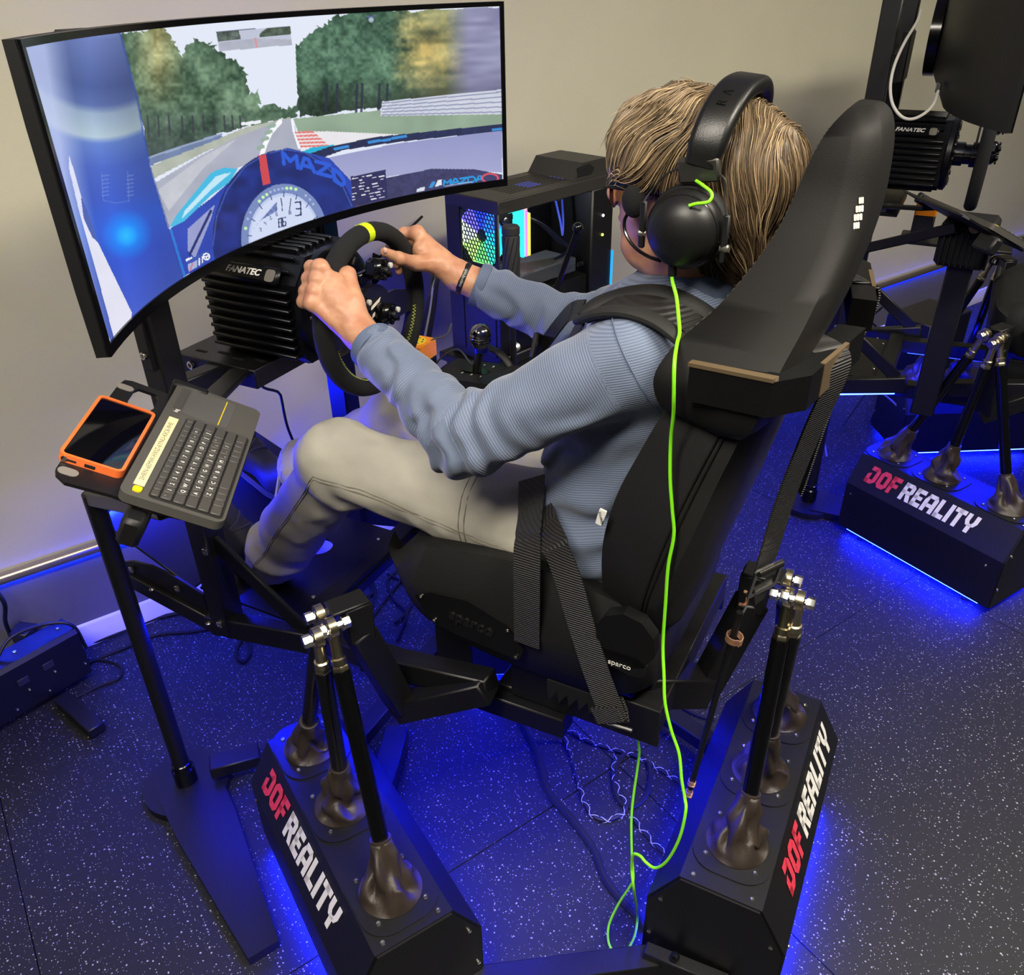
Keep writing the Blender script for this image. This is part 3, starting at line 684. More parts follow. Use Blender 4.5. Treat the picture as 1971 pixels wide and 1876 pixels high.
JM = [V((2*XC-p.x, p.y, p.z)) for p in J1]
PBOX.append(platform_box((2*XC-.803, .814), (-.5, .866), 'black motion platform box hidden under the right side of the seat', JM, [(2*XC-.902, 1.008), (2*XC-.826, .844), (2*XC-.712, .651)], 0, -.035, .40, (1, 2, 3), 'motion platform boxes', tipf=[.20, .20, .17], LO=(.866, .5)))
# base rails joining the boxes
cr = thing('base_rail', 'flat black steel rail joining the two nearest platform boxes', 'rail', (.85, .3, 0), 'platform base rails')
q = MB(); q.beam(U(880, 1895, z=.05), U(1268, 1845, z=.05), .05, .035); obj('rail_bar', q, BLK, cr)
q = MB(); q.beam(U(1240, 1835, z=.06), U(1400, 1900, z=.06), .03, .05); bolt(q, U(1300, 1838, z=.09), (-1, 0, .4), .009, .012); obj('rail_bracket', q, BLK, cr)
cr = thing('base_rail', 'flat black steel rail from the left platform box to the pole foot', 'rail', (.95, 1.35, 0), 'platform base rails')
q = MB(); q.beam(U(405, 1476, z=.06), U(500, 1450, z=.06), .055, .035); obj('rail_bar', q, BLK, cr)
cr = thing('base_rail', 'long black floor rail running under the seat from the left box', 'rail', (1.2, 1.2, 0), 'platform base rails')
q = MB(); q.beam(V((.93, 1.08, .06)), V((1.60, 1.08, .06)), .05, .04); obj('rail_bar', q, BLK, cr)
cr = thing('base_rail', 'short black floor rail poking out beside the left platform box', 'rail', (.95, .85, 0), 'platform base rails')
q = MB(); q.beam(V((.9, .88, .045)), U(765, 1405, z=.045), .06, .04); obj('rail_bar', q, BLK, cr)
cr = thing('base_rail', 'black floor rail slanting away behind the seat pivot', 'rail', (1.6, .4, 0), 'platform base rails')
q = MB(); q.beam(V((1.50, .17, .06)), V((1.66, .62, .06)), .05, .04); obj('rail_bar', q, BLK, cr)
# ================================================================== rig frame
fr = thing('simulator_frame', 'black steel racing simulator chassis carrying the screen and pedals', 'rig frame', (XC, 1.0, .45))
LEDF = mat('blue_led_frame', (20, 40, 255), .4, emit=(8, 20, 255), estr=300); YP = 1.295; PX = (1.01, 1.52)
for k, x in enumerate(PX):
    q = MB(); q.box((x, YP, 1.0675), (.055, .055, 1.235), b=.004); obj('screen_post', q, BLK, fr)
    q = MB(); q.box((x-.03, YP-.0, 1.20), (.01, .03, .16), b=.002); obj('post_plate', q, BLK, fr)
    bolts(fr, [((x-.036, YP, 1.15), (-1, 0, 0)), ((x-.036, YP, 1.25), (-1, 0, 0))], .008)
q = MB(); q.beam((PX[0], YP-.0, 1.49), (PX[1], YP-.0, 1.49), .05, .05); obj('cross_bar', q, BLK, fr)
q = MB(); q.box((XC, 1.26, 1.50), (.14, .03, .14), b=.004); obj('screen_mount', q, BLK, fr)
# wheel deck
DZ = 1.085
def deck(x0, x1, y0, y1, z):
    q = MB(); q.box(((x0+x1)/2, (y0+y1)/2, z-.003), (x1-x0, y1-y0, .006), b=.0015)
    for x in (x0+.002, x1-.002): q.box((x, (y0+y1)/2, z-.02), (.005, y1-y0, .04), b=.001)
    q.box(((x0+x1)/2, y0+.002, z-.02), (x1-x0, .005, .04), b=.001); return q
obj('wheel_deck', deck(1.118, 1.412, 1.172, 1.39, DZ), BLK, fr)
bolts(fr, [((1.117, 1.345, DZ-.018), (-1, 0, 0)), ((1.117, 1.215, DZ-.018), (-1, 0, 0))], .0095)
for k in range(4): q = MB(); q.prism(rrect(.008, .03, .0039, 3), (1.15+.012*(k % 2), 1.345-.05*k, DZ+.0002), (1, 0, 0), (0, 1, 0), .0006); obj('deck_slot', q, mat('slot_dark', (4, 4, 6), .9), fr)
for x in PX: q = MB(); q.beam((x, YP, DZ-.03), (XC+(x-XC)*.5, YP-.02, DZ-.03), .04, .05); obj('deck_bracket', q, BLK, fr)
# seat rails, pedal deck, side plates
for s in (-1, 1):
    x = XC+s*.215
    q = MB(); q.beam((x, .45, .515), (x, 1.10, .49), .05, .05); obj('seat_rail', q, BLK, fr)
    xs = XC+s*.262
    q = MB(); q.beam((xs, 1.02, .53), (xs, 1.34, .462), .035, .055); q.v = q.v; obj('side_rail', q, BLK, fr)
    q = MB(); q.beam((xs, 1.325, .462), (xs, 1.62, .51), .03, .045); obj('side_rail', q, BLK, fr)
    q = MB(); q.beam((xs-.004*s, 1.055, .545), (xs-.004*s, 1.275, .715), .012, .04, up=(0, -.6, .8)); obj('side_strut', q, BLK, fr)
    # curved pedal cheek plate
    arc = [(1.62, .545), (1.57, .566), (1.50, .574), (1.42, .566), (1.345, .545), (1.345, .495), (1.45, .50), (1.56, .51), (1.6, .525)]
    q = MB(); q.prism([(y, z) for y, z in arc], (xs-.004, 0, 0), (0, 1, 0), (0, 0, 1), .006); obj('pedal_cheek', q, BLK, fr)
    bolts(fr, [((xs+s*.02, 1.29, .49), (s, 0, 0)), ((xs+s*.02, 1.275, .700), (s, 0, 0)), ((xs+s*.008, 1.57, .545), (s, 0, 0)), ((xs+s*.008, 1.42, .54), (s, 0, 0))], .009)
bolts(fr, [((XC-.282, 1.50, .515), (0, 0, 1)), ((XC-.282, 1.33, .475), (0, 0, 1))], .007)
q = MB(); q.box((XC, 1.52, .60), (.52, .30, .008), Matrix.Rotation(math.radians(22), 3, 'X'), .002); obj('heel_plate', q, BLK, fr)
q = MB(); q.beam((XC-.23, 1.10, .50), (XC+.23, 1.10, .50), .05, .05); obj('cross_bar', q, BLK, fr)
# perforated plate between rails
q = MB(); pw = [(-.20, -.17), (.20, -.17), (.20, .17), (-.20, .17)]
n = 24; ang = [2*PI*k/n for k in range(n)]; hole = [(.06+.035*math.cos(a), .02+.035*math.sin(a)) for a in ang]
def boxray(a, cx=.06, cy=.02):
    c, s = math.cos(a), math.sin(a); t = min(((.20 if c > 0 else -.20)-cx)/c if abs(c) > 1e-6 else 9, ((.17 if s > 0 else -.17)-cy)/s if abs(s) > 1e-6 else 9); return (cx+c*t, cy+s*t)
q.ring([boxray(a) for a in ang], hole, (XC-.02, 1.24, .505), (1, 0, 0), (0, 1, 0), .006); obj('floor_plate', q, BLK, fr)
bolts(fr, [((XC+.13*a, 1.24+.1*b, .511), (0, 0, 1)) for a in (-1, 1) for b in (-1, 1)], .005)
# arms from the joints to the rails
def arm(apex, to, inward, xs):
    a, b = V(apex), V(to); i = V(inward)
    q = MB(); q.box(a+i*.042+V((0, 0, .022)), (.07, .045, .006), Matrix.Rotation(math.atan2(i.y, i.x), 3, 'Z'), .002); q2 = MB()
    q.beam(a+i*.055+V((0, 0, .02)), a+i*.055-V((0, 0, .06)), .045, .05, up=i); q.beam(a+i*.055-V((0, 0, .045)), b, .05, .05)
    obj('joint_arm', q, BLK, fr)
arm((.838, .822, .79), U(772, 1352, x=.955), (.866, -.5, 0), 1)
arm((2*XC-.838, .822, .79), V((2*XC-.955, .77, .51)), (-.866, -.5, 0), 1)
arm((1.268, .125, .80), V((1.225, .235, .55)), (0, 1, 0), 1)
q = MB(); q.beam(U(766, 1362, x=.955), U(940, 1322, x=.985), .05, .05); obj('lower_bar', q, BLK, fr)
q = MB(); q.beam((2*XC-.955, .77, .50), (2*XC-.985, .55, .62), .05, .05); obj('lower_bar', q, BLK, fr)
q = MB(); q.beam(U(700, 1262, x=1.0), U(948, 1318, x=.995), .045, .05); obj('upper_bar', q, BLK, fr)
q = MB(); q.beam((1.05, .30, .60), (1.48, .30, .60), .06, .06); obj('cross_bar', q, BLK, fr)
q = MB(); q.beam((1.225, .235, .55), (1.10, .33, .62), .06, .07); obj('lower_bar', q, BLK, fr)
q = MB(); q.beam((1.05, .58, .525), (1.48, .58, .525), .05, .05); obj('cross_bar', q, BLK, fr)
# blue light strips under the chassis
for a_, b_ in (((XC-.215, .50, .484), (XC-.215, 1.05, .462)), ((XC+.215, .50, .484), (XC+.215, 1.05, .462)), ((XC-.262, 1.05, .49), (XC-.262, 1.32, .43)), ((XC-.262, 1.34, .435), (XC-.262, 1.60, .482)), ((1.09, .30, .566), (1.44, .30, .566)), ((XC-.2, 1.10, .472), (XC+.2, 1.10, .472)), ((XC-.24, 1.655, .672), (XC+.24, 1.655, .672))):
    q = MB(); q.beam(a_, b_, .010, .004, bev=0); obj('light_strip' if a_[1] < 1.64 else 'heel_fill_strip', q, LEDF if a_[1] < 1.64 else mat('blue_led_fill', (20, 40, 255), .4, emit=(10, 24, 255), estr=1300), fr, label='glowing blue light strip')  # the strip at the heel plate is added to throw blue on the shins
q = MB(); q.beam((XC-.25, 1.668, .680), (XC+.25, 1.668, .680), .014, .05); obj('strip_light_shield', q, BLK, fr)  # bar added behind the heel strip to keep its light off the wall
# arm carrying the keyboard tray
q = MB(); q.beam((1.125, 1.215, 1.075), (.905, 1.075, 1.128), .045, .012); obj('tray_arm', q, BLK, fr)
# ================================================================== wheel base
def wheel_base(t, D=V((0, 0, 0)), detail=True):
    cz = 1.195
    q = MB(); q.M = Matrix.Translation(D); prof = [(-.085, -.10), (-.10, -.085), (-.10, .06), (-.06, .105), (.06, .105), (.10, .06), (.10, -.085), (.085, -.10)]
    q.prism([(a, b) for a, b in prof][::-1], (XC, 1.315, cz), (1, 0, 0), (0, 0, 1), -.235, (0, 1, 0)) if False else q.prism(prof, (XC, 1.075, cz), (1, 0, 0), (0, 0, 1), .235, (0, 1, 0)); obj('motor_body', q, BLKA, t, ang=25)
    fm = MB(); fm.box((0, 0, 0), (.016, .215, .0075), b=.002); fme = fm.mesh('cooling_fin'); fme.materials.append(BLKA)
    for s in (-1, 1):
        for k in range(8): inst('cooling_fin', fme, Matrix.Translation(D+V((XC+s*.107, 1.195, cz-.082+k*.0185))), t)
    for k in range(6):
        inst('cooling_fin', fme, Matrix.Translation(D+V((XC-.05+k*.02, 1.205, cz+.108)))@Matrix.Rotation(PI/2, 4, 'Y'), t)
    for s in (-1, 1):
        for k in range(2):
            M = Matrix.Translation(D+V((XC+s*(.088-.018*k), 1.20, cz+.079+.021*k)))@Matrix.Rotation(s*math.radians(-48), 4, 'Y'); inst('cooling_fin', fme, M, t)
    # shoulder panel with the maker's name
    n_ = V((-.78, 0, .62)); up = V((.62, 0, .78)); Mx = frame(D+V((XC-.104, 1.205, cz+.075)), (0, -1, 0), up, n_)
    q = MB(); q.M = Mx; q.box((0, 0, 0), (.20, .034, .012), b=.005); pn = obj('name_panel', q, BLKA, t)
    obj('lettering', text_mesh('FANATEC', .0175, Mx@Matrix.Translation((.014, 0, .0063)), shear=.25, bold=.0005, sx=1.1), WHITE, pn)
    q = MB(); q.M = Mx; q.prism(rrect(.022, .024, .006, 3), (.082, -.002, .006), (1, 0, 0), (0, 1, 0), .0012); obj('badge', q, mat('badge_grey', (150, 145, 136), .35, metal=.6), pn)
    q = MB(); q.M = Matrix.Translation(D); q.lathe([(.108, 0), (.112, .004), (.112, .018), (.10, .024), (.06, .026)], (XC, 1.078, cz), (0, -1, 0), 32); obj('front_ring', q, BLKA, t)
    for k in range(14):
        a = 2*PI*k/14; q = MB(); q.M = Matrix.Translation(D); q.box((XC+.088*math.cos(a), 1.053, cz+.088*math.sin(a)), (.016, .006, .006), Matrix.Rotation(-a, 3, 'Y'), .001); obj('front_vent', q, mat('vent_grey', (96, 92, 84), .3, metal=.7), t)
    q = MB(); q.M = Matrix.Translation(D); q.lathe([(.036, 0), (.036, .03), (.03, .032), (.03, .05), (.038, .052), (.038, .072)], (XC, 1.055, cz), (0, -1, 0), 20); obj('quick_release', q, BLKG, t)
    q = MB(); q.M = Matrix.Translation(D); q.box((XC, 1.2, 1.0925), (.15, .22, .012), b=.002); obj('motor_foot', q, BLKA, t)
wb = thing('wheel_motor', 'black finned wheel motor under the curved monitor by the left hand', 'motor', (XC, 1.2, 1.085), 'wheel motors')
wheel_base(wb)
# ================================================================== steering wheel
WC = V((1.252, .968, 1.195)); RR, TR = .149, .0175
SUEDE = mat('black_suede', (20, 20, 21), .95, bump=.4, bscale=900, noise=.15, nscale=30)
def wheel(WC, label, full=True):
    t = thing('steering_wheel', label, 'steering wheel', WC, 'steering wheels')
    q = MB(); q.tube([WC+V((RR*math.cos(a), 0, RR*math.sin(a))) for a in [2*PI*k/72 for k in range(72)]], TR, 16, closed=True, flat=(1.0, 1.12)); rim = obj('rim', q, SUEDE, t)
    q = MB(); q.tube([WC+V((RR*math.cos(a), 0, RR*math.sin(a))) for a in np.linspace(PI/2-.055, PI/2+.055, 5)], TR+.0008, 16, flat=(1.0, 1.12)); obj('centre_mark', q, mat('lime_mark', (196, 220, 20), .6), rim)
    q = MB()   # zig-zag stitching round the inner face
    for k in range(54):
        a = -.2-2.7*k/54; b = a-.045; r1 = RR-TR*.93
        for s in (-1, 1): q.tube([WC+V((r1*math.cos(a), -.007*s-.006, r1*math.sin(a))), WC+V((r1*math.cos(b), .007*s-.006, r1*math.sin(b)))], .0005, 4)
    obj('stitching', q, mat('lime_thread', (190, 205, 90), .7), rim, kind='stuff')
    hub = [(.052*math.cos(a), .052*math.sin(a)) for a in [2*PI*k/28 for k in range(28)]]
    q = MB(); q.prism(hub, WC+V((0, .004, 0)), (1, 0, 0), (0, 0, 1), .012); obj('hub', q, BLKP, t)
    for a in (PI+.12, -.12, -PI/2):
        c, s = math.cos(a), math.sin(a); q = MB()
        pl = [(.03, -.026), (.07, -.030), (.118, -.022), (.140, -.030), (.140, .030), (.118, .022), (.07, .030), (.03, .026)]
        q.prism(pl, WC+V((0, .002, 0)), (c, 0, s), (-s, 0, c), .006); obj('spoke', q, BLKP, t)
    q = MB()
    for k in (0, 1): q.prism([(-.018+.002*k, .003-.016*k), (.012, .012-.016*k), (.018, .020-.016*k), (-.012, .011-.016*k)], WC+V((.0, -.0089, .004)), (1, 0, 0), (0, 0, 1), .0008)
    obj('hub_logo', q, mat('cream_print', (222, 212, 196), .5), t, label='two slanted cream bars on the hub')
    for px, py, nm in ((737, 519, 1), (752, 604, 2), (None, None, 3)):
        if px: p = U(px, py, y=WC.y-.03) if full else WC+V((.05, -.03, .04 if nm == 1 else -.01))
        else: p = WC+V((-.07, -.03, .035))
        tc_ = obj('button_module', MB().box(p+V((0, .012, 0)), (.046, .034, .038), Matrix.Rotation(.3, 3, 'Y'), .008), BLKG, t)
        for k in range(5):
            a = 2*PI*k/5+.4; q = MB(); q.lathe([(.0055, 0), (.0055, .005), (.004, .006)], p+V((.016*math.cos(a), -.005, .014*math.sin(a))), (0, -1, 0), 8); obj('button', q, BLKG if k else mat('button_white', (190, 188, 180), .3), tc_)
        q = MB(); q.lathe([(.0075, 0), (.0075, .007), (.006, .010)], p+V((0, -.004, 0)), (0, -1, 0), 10); obj('thumb_knob', q, BLKP, tc_)
    for s in (-1, 1):
        q = MB(); q.prism([(0, 0), (.024, .01), (.03, .055), (.012, .065), (-.004, .03)], WC+V((s*.045, .028, .03)), (s, 0, .0), (0, 0, 1), .003); obj('paddle', q, BLKG, t)
    q = MB(); q.box(WC+V((0, .008, .068)), (.05, .014, .022), b=.003); b_ = obj('display_block', q, BLKG, t)
    q = MB(); q.box(WC+V((.006, -.0002, .072)), (.008, .003, .006), b=.001); obj('red_lamp', q, mat('red_lamp', (255, 40, 40), .4, emit=(255, 40, 40), estr=3), b_)
    return t
wheel(WC, 'round black suede steering wheel with lime centre mark held by the driver')
# ================================================================== pole stand
def pole_stand(base, top, label, feet, group):
    base = V(base); t = thing('floor_pole', label, 'pole', base, group)
    q = MB(); q.lathe([(.0195, 0.0), (.0195, top)], base+V((0, 0, .02)), (0, 0, 1), 24); obj('pole', q, BLK, t)
    q = MB(); q.lathe([(.027, 0), (.027, .05), (.023, .055), (.023, .07), (.0205, .072)], base+V((0, 0, .02)), (0, 0, 1), 24); obj('collar', q, BLKG, t)
    q = MB(); q.prism(circ2(.105, 28), base, (1, 0, 0), (0, 1, 0), .022); obj('base_plate', q, BLK, t)
    for e, w in feet:
        e = V(e); d = (e-base); d.z = 0; L = d.length; d.normalize(); sd = V((-d.y, d.x, 0))
        q = MB(); q.prism([(0.02, -.075), (L*.3, -.07), (L, -.033), (L, .033), (L*.3, .07), (0.02, .075)], base+V((0, 0, .002)), d, sd, w); obj('foot_bar', q, BLK, t)
    return t
pb = U(360, 1503, z=.02)
pole_stand((pb.x, pb.y, 0), .86, 'tall round black pole on a flat foot left of the keyboard tray', [(U(508, 1830, z=.02), .024)], 'floor poles')
q = MB(); q.prism(rrect(.012, .02, .005, 3), V((pb.x, pb.y, .12))+V((-.0205, 0, 0)), (0, -1, 0), (0, 0, 1), .001)
# ================================================================== keyboard tray, keyboard, phone
KA, KB, KC, KD = [V(p) for p in ((.588, .906, 1.174), (.882, 1.103, 1.172), (.943, .992, 1.108), (.648, .796, 1.110))]
KX = ((KB-KA)+(KC-KD)).normalized(); KY = ((KD-KA)+(KC-KB)); KY = (KY-KX*KY.dot(KX)).normalized(); KN = KY.cross(KX).normalized()
if KN.z < 0: KN = -KN
def TP(px, py, off=0.):     # point on the keyboard plane (offset along its normal)
    r = V(ray(px, py)); o = V(CAM); t = (KA+KN*off-o).dot(KN)/r.dot(KN); return o+r*t
def K(u, v, h=0.): return KA+KX*u+KY*v+KN*h
KM = frame(KA, KX, -KY, KN)   # local x along the keys, local y towards the back edge
tray = thing('keyboard_tray', 'thin black metal tray under the keyboard and phone', 'tray', K(.1, .05, -.03))
TO = -.016
outl = [TP(*p, TO) for p in ((228, 740), (240, 731), (255, 733), (335, 762), (492, 830), (430, 1012), (300, 985), (215, 952), (125, 928), (108, 912), (107, 902), (118, 885))]
hs = [TP(*p, TO) for p in ((258, 752), (268, 748), (300, 759), (305, 766), (296, 786), (286, 792), (247, 779), (245, 771))]
bm = bmesh.new()
for L_ in (outl, hs):
    vs_ = [bm.verts.new(p) for p in L_]
    for i in range(len(vs_)): bm.edges.new((vs_[i], vs_[(i+1) % len(vs_)]))
bmesh.ops.triangle_fill(bm, use_beauty=True, edges=bm.edges[:], normal=KN)
ex_ = bmesh.ops.extrude_face_region(bm, geom=bm.faces[:]); bmesh.ops.translate(bm, verts=[v for v in ex_['geom'] if isinstance(v, bmesh.types.BMVert)], vec=-KN*.005); bmesh.ops.recalc_face_normals(bm, faces=bm.faces)
me = bpy.data.meshes.new('tray_plate'); bm.to_mesh(me); bm.free(); obj('tray_plate', me, BLK, tray)
for c_ in ((241, 746), (131, 908)):
    p = TP(*c_, TO); q = MB(); q.prism(rrect(.017, .026, .008, 5), p, KX, -KY, .001, KN); obj('grip_pad', q, mat('pad_grey', (120, 116, 110), .7), tray)
c_ = TP(262, 1000, TO-.03); q = MB(); q.box(c_, (.075, .03, .045), KM.to_3x3(), .006); obj('clamp', q, BLKP, tray)
q = MB(); q.box(K(.35, .02, -.012), (.02, .06, .03), KM.to_3x3(), .004); obj('clamp', q, BLKP, tray)
q = MB(); q.beam(V((pb.x, pb.y, .87)), K(.06, .06, -.045), .03, .03); obj('support_arm', q, BLK, tray); TRAY_SKIP = ('support_arm',)
kb = thing('keyboard', 'charcoal compact keyboard with touchpad on the black tray', 'keyboard', K(.17, .07, -.014))
KBM = mat('keyboard_charcoal', (74, 72, 68), .55); KEYM = mat('key_charcoal', (66, 64, 61), .5)
q = MB(); q.M = KM; q.prism(rrect(.354, .14, .014, 5), (.177, -.07, -.014), (1, 0, 0), (0, 1, 0), .014); obj('body', q, KBM, kb, ang=30)
q = MB(); q.M = KM; q.prism(rrect(.238, .100, .006, 4), (.127, -.086, .0), (1, 0, 0), (0, 1, 0), .0006); obj('key_bed', q, mat('key_bed', (30, 29, 28), .7), kb)
cell = .0158; KC_ = {}
def key(u0, w, v0, h):
    k = (round(w, 4), h)
    if k not in KC_:
        e = MB(); e.box((0, 0, .0018), (w-.0014, h-.0014, .0036), b=.0011); KC_[k] = e.mesh('key'); KC_[k].materials.append(KEYM)
    inst('key', KC_[k], KM@Matrix.Translation((u0+w/2, -(v0+h/2), .0006)), kb)
legends = []
U0 = .0105; RWS = [.0375, .0505, .0672, .0839, .1006, .1173]
fw = .2345/15
for i in range(15): key(U0+i*fw, fw, RWS[0], .0120); 
rows = [('`1234567890-=', [], 1.0), ('QWERTYUIOP[]', [1.4], 0), ('ASDFGHJKL;\'', [1.7], 0), ('ZXCVBNM,./', [2.2], 0)]
for r, (chs, pre, _) in enumerate(rows):
    x = U0; v = RWS[1+r]
    for p in pre: key(x, p*cell, v, .0158); x += p*cell
    for ch in chs: key(x, cell, v, .0158); legends.append((ch, x+cell*.5, v+.008)); x += cell
    key(x, U0+.2345-x, v, .0158)
x = U0
for w in (1.3, 1, 1, 1, 5, 1, 1, 1, .95): key(x, w*cell, RWS[5], .0158); x += w*cell
key(x, U0+.2345-x, RWS[5], .0158)
lm = []
for ch, u_, v_ in legends:
    lm.append(text_mesh(ch, .0085, KM@Matrix.Translation((u_-.001, -v_, .0044)), depth=.0001))
bm = bmesh.new()
for e in lm: bm.from_mesh(e)
me = bpy.data.meshes.new('key_legends'); bm.to_mesh(me); bm.free(); obj('key_legends', me, WHITE, kb, kind='stuff', label='white letters printed on the keys')
q = MB(); q.M = KM; q.prism(rrect(.088, .072, .006, 4), (.299, -.062, .0), (1, 0, 0), (0, 1, 0), .0005); obj('touchpad', q, mat('touchpad_grey', (80, 79, 76), .38), kb)
q = MB(); q.M = KM; q.box((.299, -.083, .0007), (.085, .0016, .0008)); obj('yellow_line', q, mat('yellow_print', (214, 186, 20), .5), kb)
q = MB(); q.M = KM; q.prism(rrect(.075, .012, .003, 3), (.300, -.0165, .0), (1, 0, 0), (0, 1, 0), .0012); obj('media_bar', q, KEYM, kb)
q = MB(); q.M = KM; q.prism(rrect(.013, .012, .004, 4), (.017, -.0205, .0), (1, 0, 0), (0, 1, 0), .002); obj('yellow_button', q, mat('yellow_button', (222, 196, 18), .45), kb)
q = MB(); q.M = KM; q.box((.130, -.0195, .0004), (.205, .0145, .0006)); st = obj('paper_label', q, mat('cream_tape', (214, 202, 158), .75), kb)
obj('lettering', text_mesh('2HRN-6EMW-HXIZ-6YNU-43C6-9HE', .0098, KM@Matrix.Translation((.128, -.0195, .0008)), depth=.00005, sx=1.12), mat('ink_grey', (108, 100, 84), .8), st)
obj('lettering', text_mesh('logitech', .010, KM@Matrix.Translation((.268, -.017, .0003)), depth=.0001), WHITE, kb)
# phone in orange case, lying on the tray
ph = [TP(*p, -.004) for p in ((113, 868), (194, 757), (301, 796), (236, 912))]
pX = ((ph[1]-ph[0])+(ph[2]-ph[3])).normalized(); pY = ((ph[3]-ph[0])+(ph[2]-ph[1])); pY = (pY-pX*pY.dot(pX)).normalized(); pc = sum(ph, V())/4
pL = ((ph[1]-ph[0]).length+(ph[2]-ph[3]).length)/2; pW = ((ph[3]-ph[0]).length+(ph[2]-ph[1]).length)/2
PM = frame(pc, pX, -pY, KN); phn = thing('phone', 'smartphone in a translucent orange case lying left of the keyboard', 'phone', pc-KN*.014)
ORC = mat('orange_case', (236, 112, 52), .35, coat=.4)
q = MB(); q.M = PM; q.ring(rrect(pL, pW, .010, 5), rrect(pL-.009, pW-.009, .006, 5), (0, 0, -.0125), (1, 0, 0), (0, 1, 0), .0125); cs = obj('phone_case', q, ORC, phn)
q = MB(); q.M = PM; q.prism(rrect(pL-.009, pW-.009, .006, 5), (0, 0, -.0125), (1, 0, 0), (0, 1, 0), .0105); obj('screen', q, mat('phone_glass', (5, 5, 8), .06, coat=.5), phn)
q = MB(); q.M = PM
q.box((-pL/2-.0002, -.0, -.007), (.0012, .014, .005), b=.0005); obj('charging_port', q, BLKM, cs)
q = MB(); q.M = PM; q.box((-pL/2-.0002, .024, -.007), (.0012, .013, .003), b=.0005); obj('speaker_slot', q, BLKM, cs)
q = MB(); q.M = PM; q.lathe([(.004, 0), (.004, .002)], (-pL/2+.0005, pW/2-.009, -.006), (-1, 0, 0), 12); obj('stylus_end', q, STEEL, cs)
print('phone', pL, pW)
# ================================================================== racing seat
SEATF = mat('seat_fabric', (15, 15, 15), .7, bump=.2, bscale=700, noise=.1, nscale=12)
SEATV = mat('seat_vinyl', (17, 16, 14), .62, bump=.1, bscale=450, spec=.3)
seat = thing('racing_seat', 'black bucket racing seat the driver sits in', 'seat', (XC, .5, .55), 'racing seats')
def loft(profs, closed_ends=True):
    q = MB(); k = len(profs[0]); vs = [p for pr in profs for p in pr]; fs = []
    for i in range(len(profs)-1):
        for j in range(k): j2 = (j+1) % k; fs.append((i*k+j, i*k+j2, (i+1)*k+j2, (i+1)*k+j))
    if closed_ends: fs += [tuple(range(k))[::-1], tuple((len(profs)-1)*k+j for j in range(k))]
    return q.add(vs, fs)
def interp_rows(rows, n):
    rows = np.array(rows, float); out = []
    for i in range(len(rows)-1):
        p0 = rows[max(i-1, 0)]; p1 = rows[i]; p2 = rows[i+1]; p3 = rows[min(i+2, len(rows)-1)]
        for k in range(n):
            t = k/n; out.append(.5*(2*p1+(p2-p0)*t+(2*p0-5*p1+4*p2-p3)*t*t+(3*p1-p0-3*p2+p3)*t**3))
    out.append(rows[-1]); return out
def back_prof(z, hw, yb, yrs, yfc, yfs, n=17):
    P = []; xs = np.linspace(-1, 1, n)
    for x in xs: P.append(V((XC+x*hw, yb+(yrs-yb)*abs(x)**2.5+(.018*max(0, abs(x)-.8)/.2), z)))          # rear, left to right
    for x in xs[::-1]:                                                                  # front, right to left
        a = abs(x); bl = 1/(1+math.exp(-(a-.66)*16)); y = yfc+(yfs-yfc)*bl
        if a > .86: k = (a-.86)/.14; y = y-(y-(yrs+.018))*(k**2.2)*.72
        P.append(V((XC+x*hw*.995, y, z+.0)))
    return P
low = [(.775, .17, .275, .285, .345, .355), (.80, .215, .262, .275, .36, .392), (.88, .258, .242, .268, .34, .392), (.97, .268, .217, .243, .315, .392), (1.06, .266, .196, .218, .296, .375), (1.14, .258, .178, .197, .282, .345), (1.20, .25, .167, .18, .272, .32), (1.245, .235, .16, .17, .262, .30)]
obj('backrest', loft([back_prof(*r) for r in interp_rows(low, 4)]), SEATF, seat, ang=60)
upp = [(1.208, .245, .172, .19, .268, .272), (1.222, .272, .164, .170, .268, .304), (1.25, .286, .152, .155, .262, .320), (1.285, .287, .14, .146, .256, .322), (1.325, .262, .127, .136, .25, .300), (1.365, .222, .118, .124, .235, .262), (1.41, .174, .110, .114, .218, .232), (1.455, .134, .104, .107, .204, .211), (1.50, .110, .102, .106, .194, .198), (1.545, .098, .104, .109, .184, .186), (1.575, .086, .111, .116, .173, .173), (1.591, .062, .122, .126, .162, .161), (1.597, .03, .132, .134, .153, .152)]
wing = obj('headrest_wing', loft([back_prof(*r) for r in interp_rows(upp, 4)]), SEATV, seat, ang=60)
# stitching along the left and right front edges, as small stitches
for s in (-1, 1):
    q = MB(); path = []
    for r in interp_rows(upp[2:11], 6):
        z, hw, yb, yrs, yfc, yfs = r; path.append(V((XC+s*hw*.80, yfc+(yfs-yfc)*.904+.0003, z)))
    for i in range(0, len(path)-1):
        a, b = path[i], path[i+1]; q.tube([a+(b-a)*.15, a+(b-a)*.6], .0014, 5)
    obj('stitching', q, mat('dark_thread', (60, 56, 48), .8), wing, kind='stuff')
# white crest on the headrest side
bpy.context.view_layer.update()
ok_, hp_, hn_, _ = wing.ray_cast(V(CAM), V(ray(1652, 412)).normalized())
if ok_:
    up_ = (V((0, 0, 1))-hn_*hn_.z).normalized(); cm_ = frame(hp_+hn_*.0006, up_.cross(hn_), up_, hn_); q = MB(); q.M = cm_
    for k in range(4):
        w_ = (.008, .013, .014, .010)[k]
        for i in range(3): q.prism(rrect(w_/3*.86, .0080, .0012, 2), ((i-1)*w_/3+.004*(k-1.5)*-.6, .016-.0098*k, 0), (1, 0, 0), (0, 1, 0), .0006)
    obj('crest', q, mat('crest_cream', (214, 204, 186), .6), wing, label='cream crest printed on the headrest', kind='stuff')
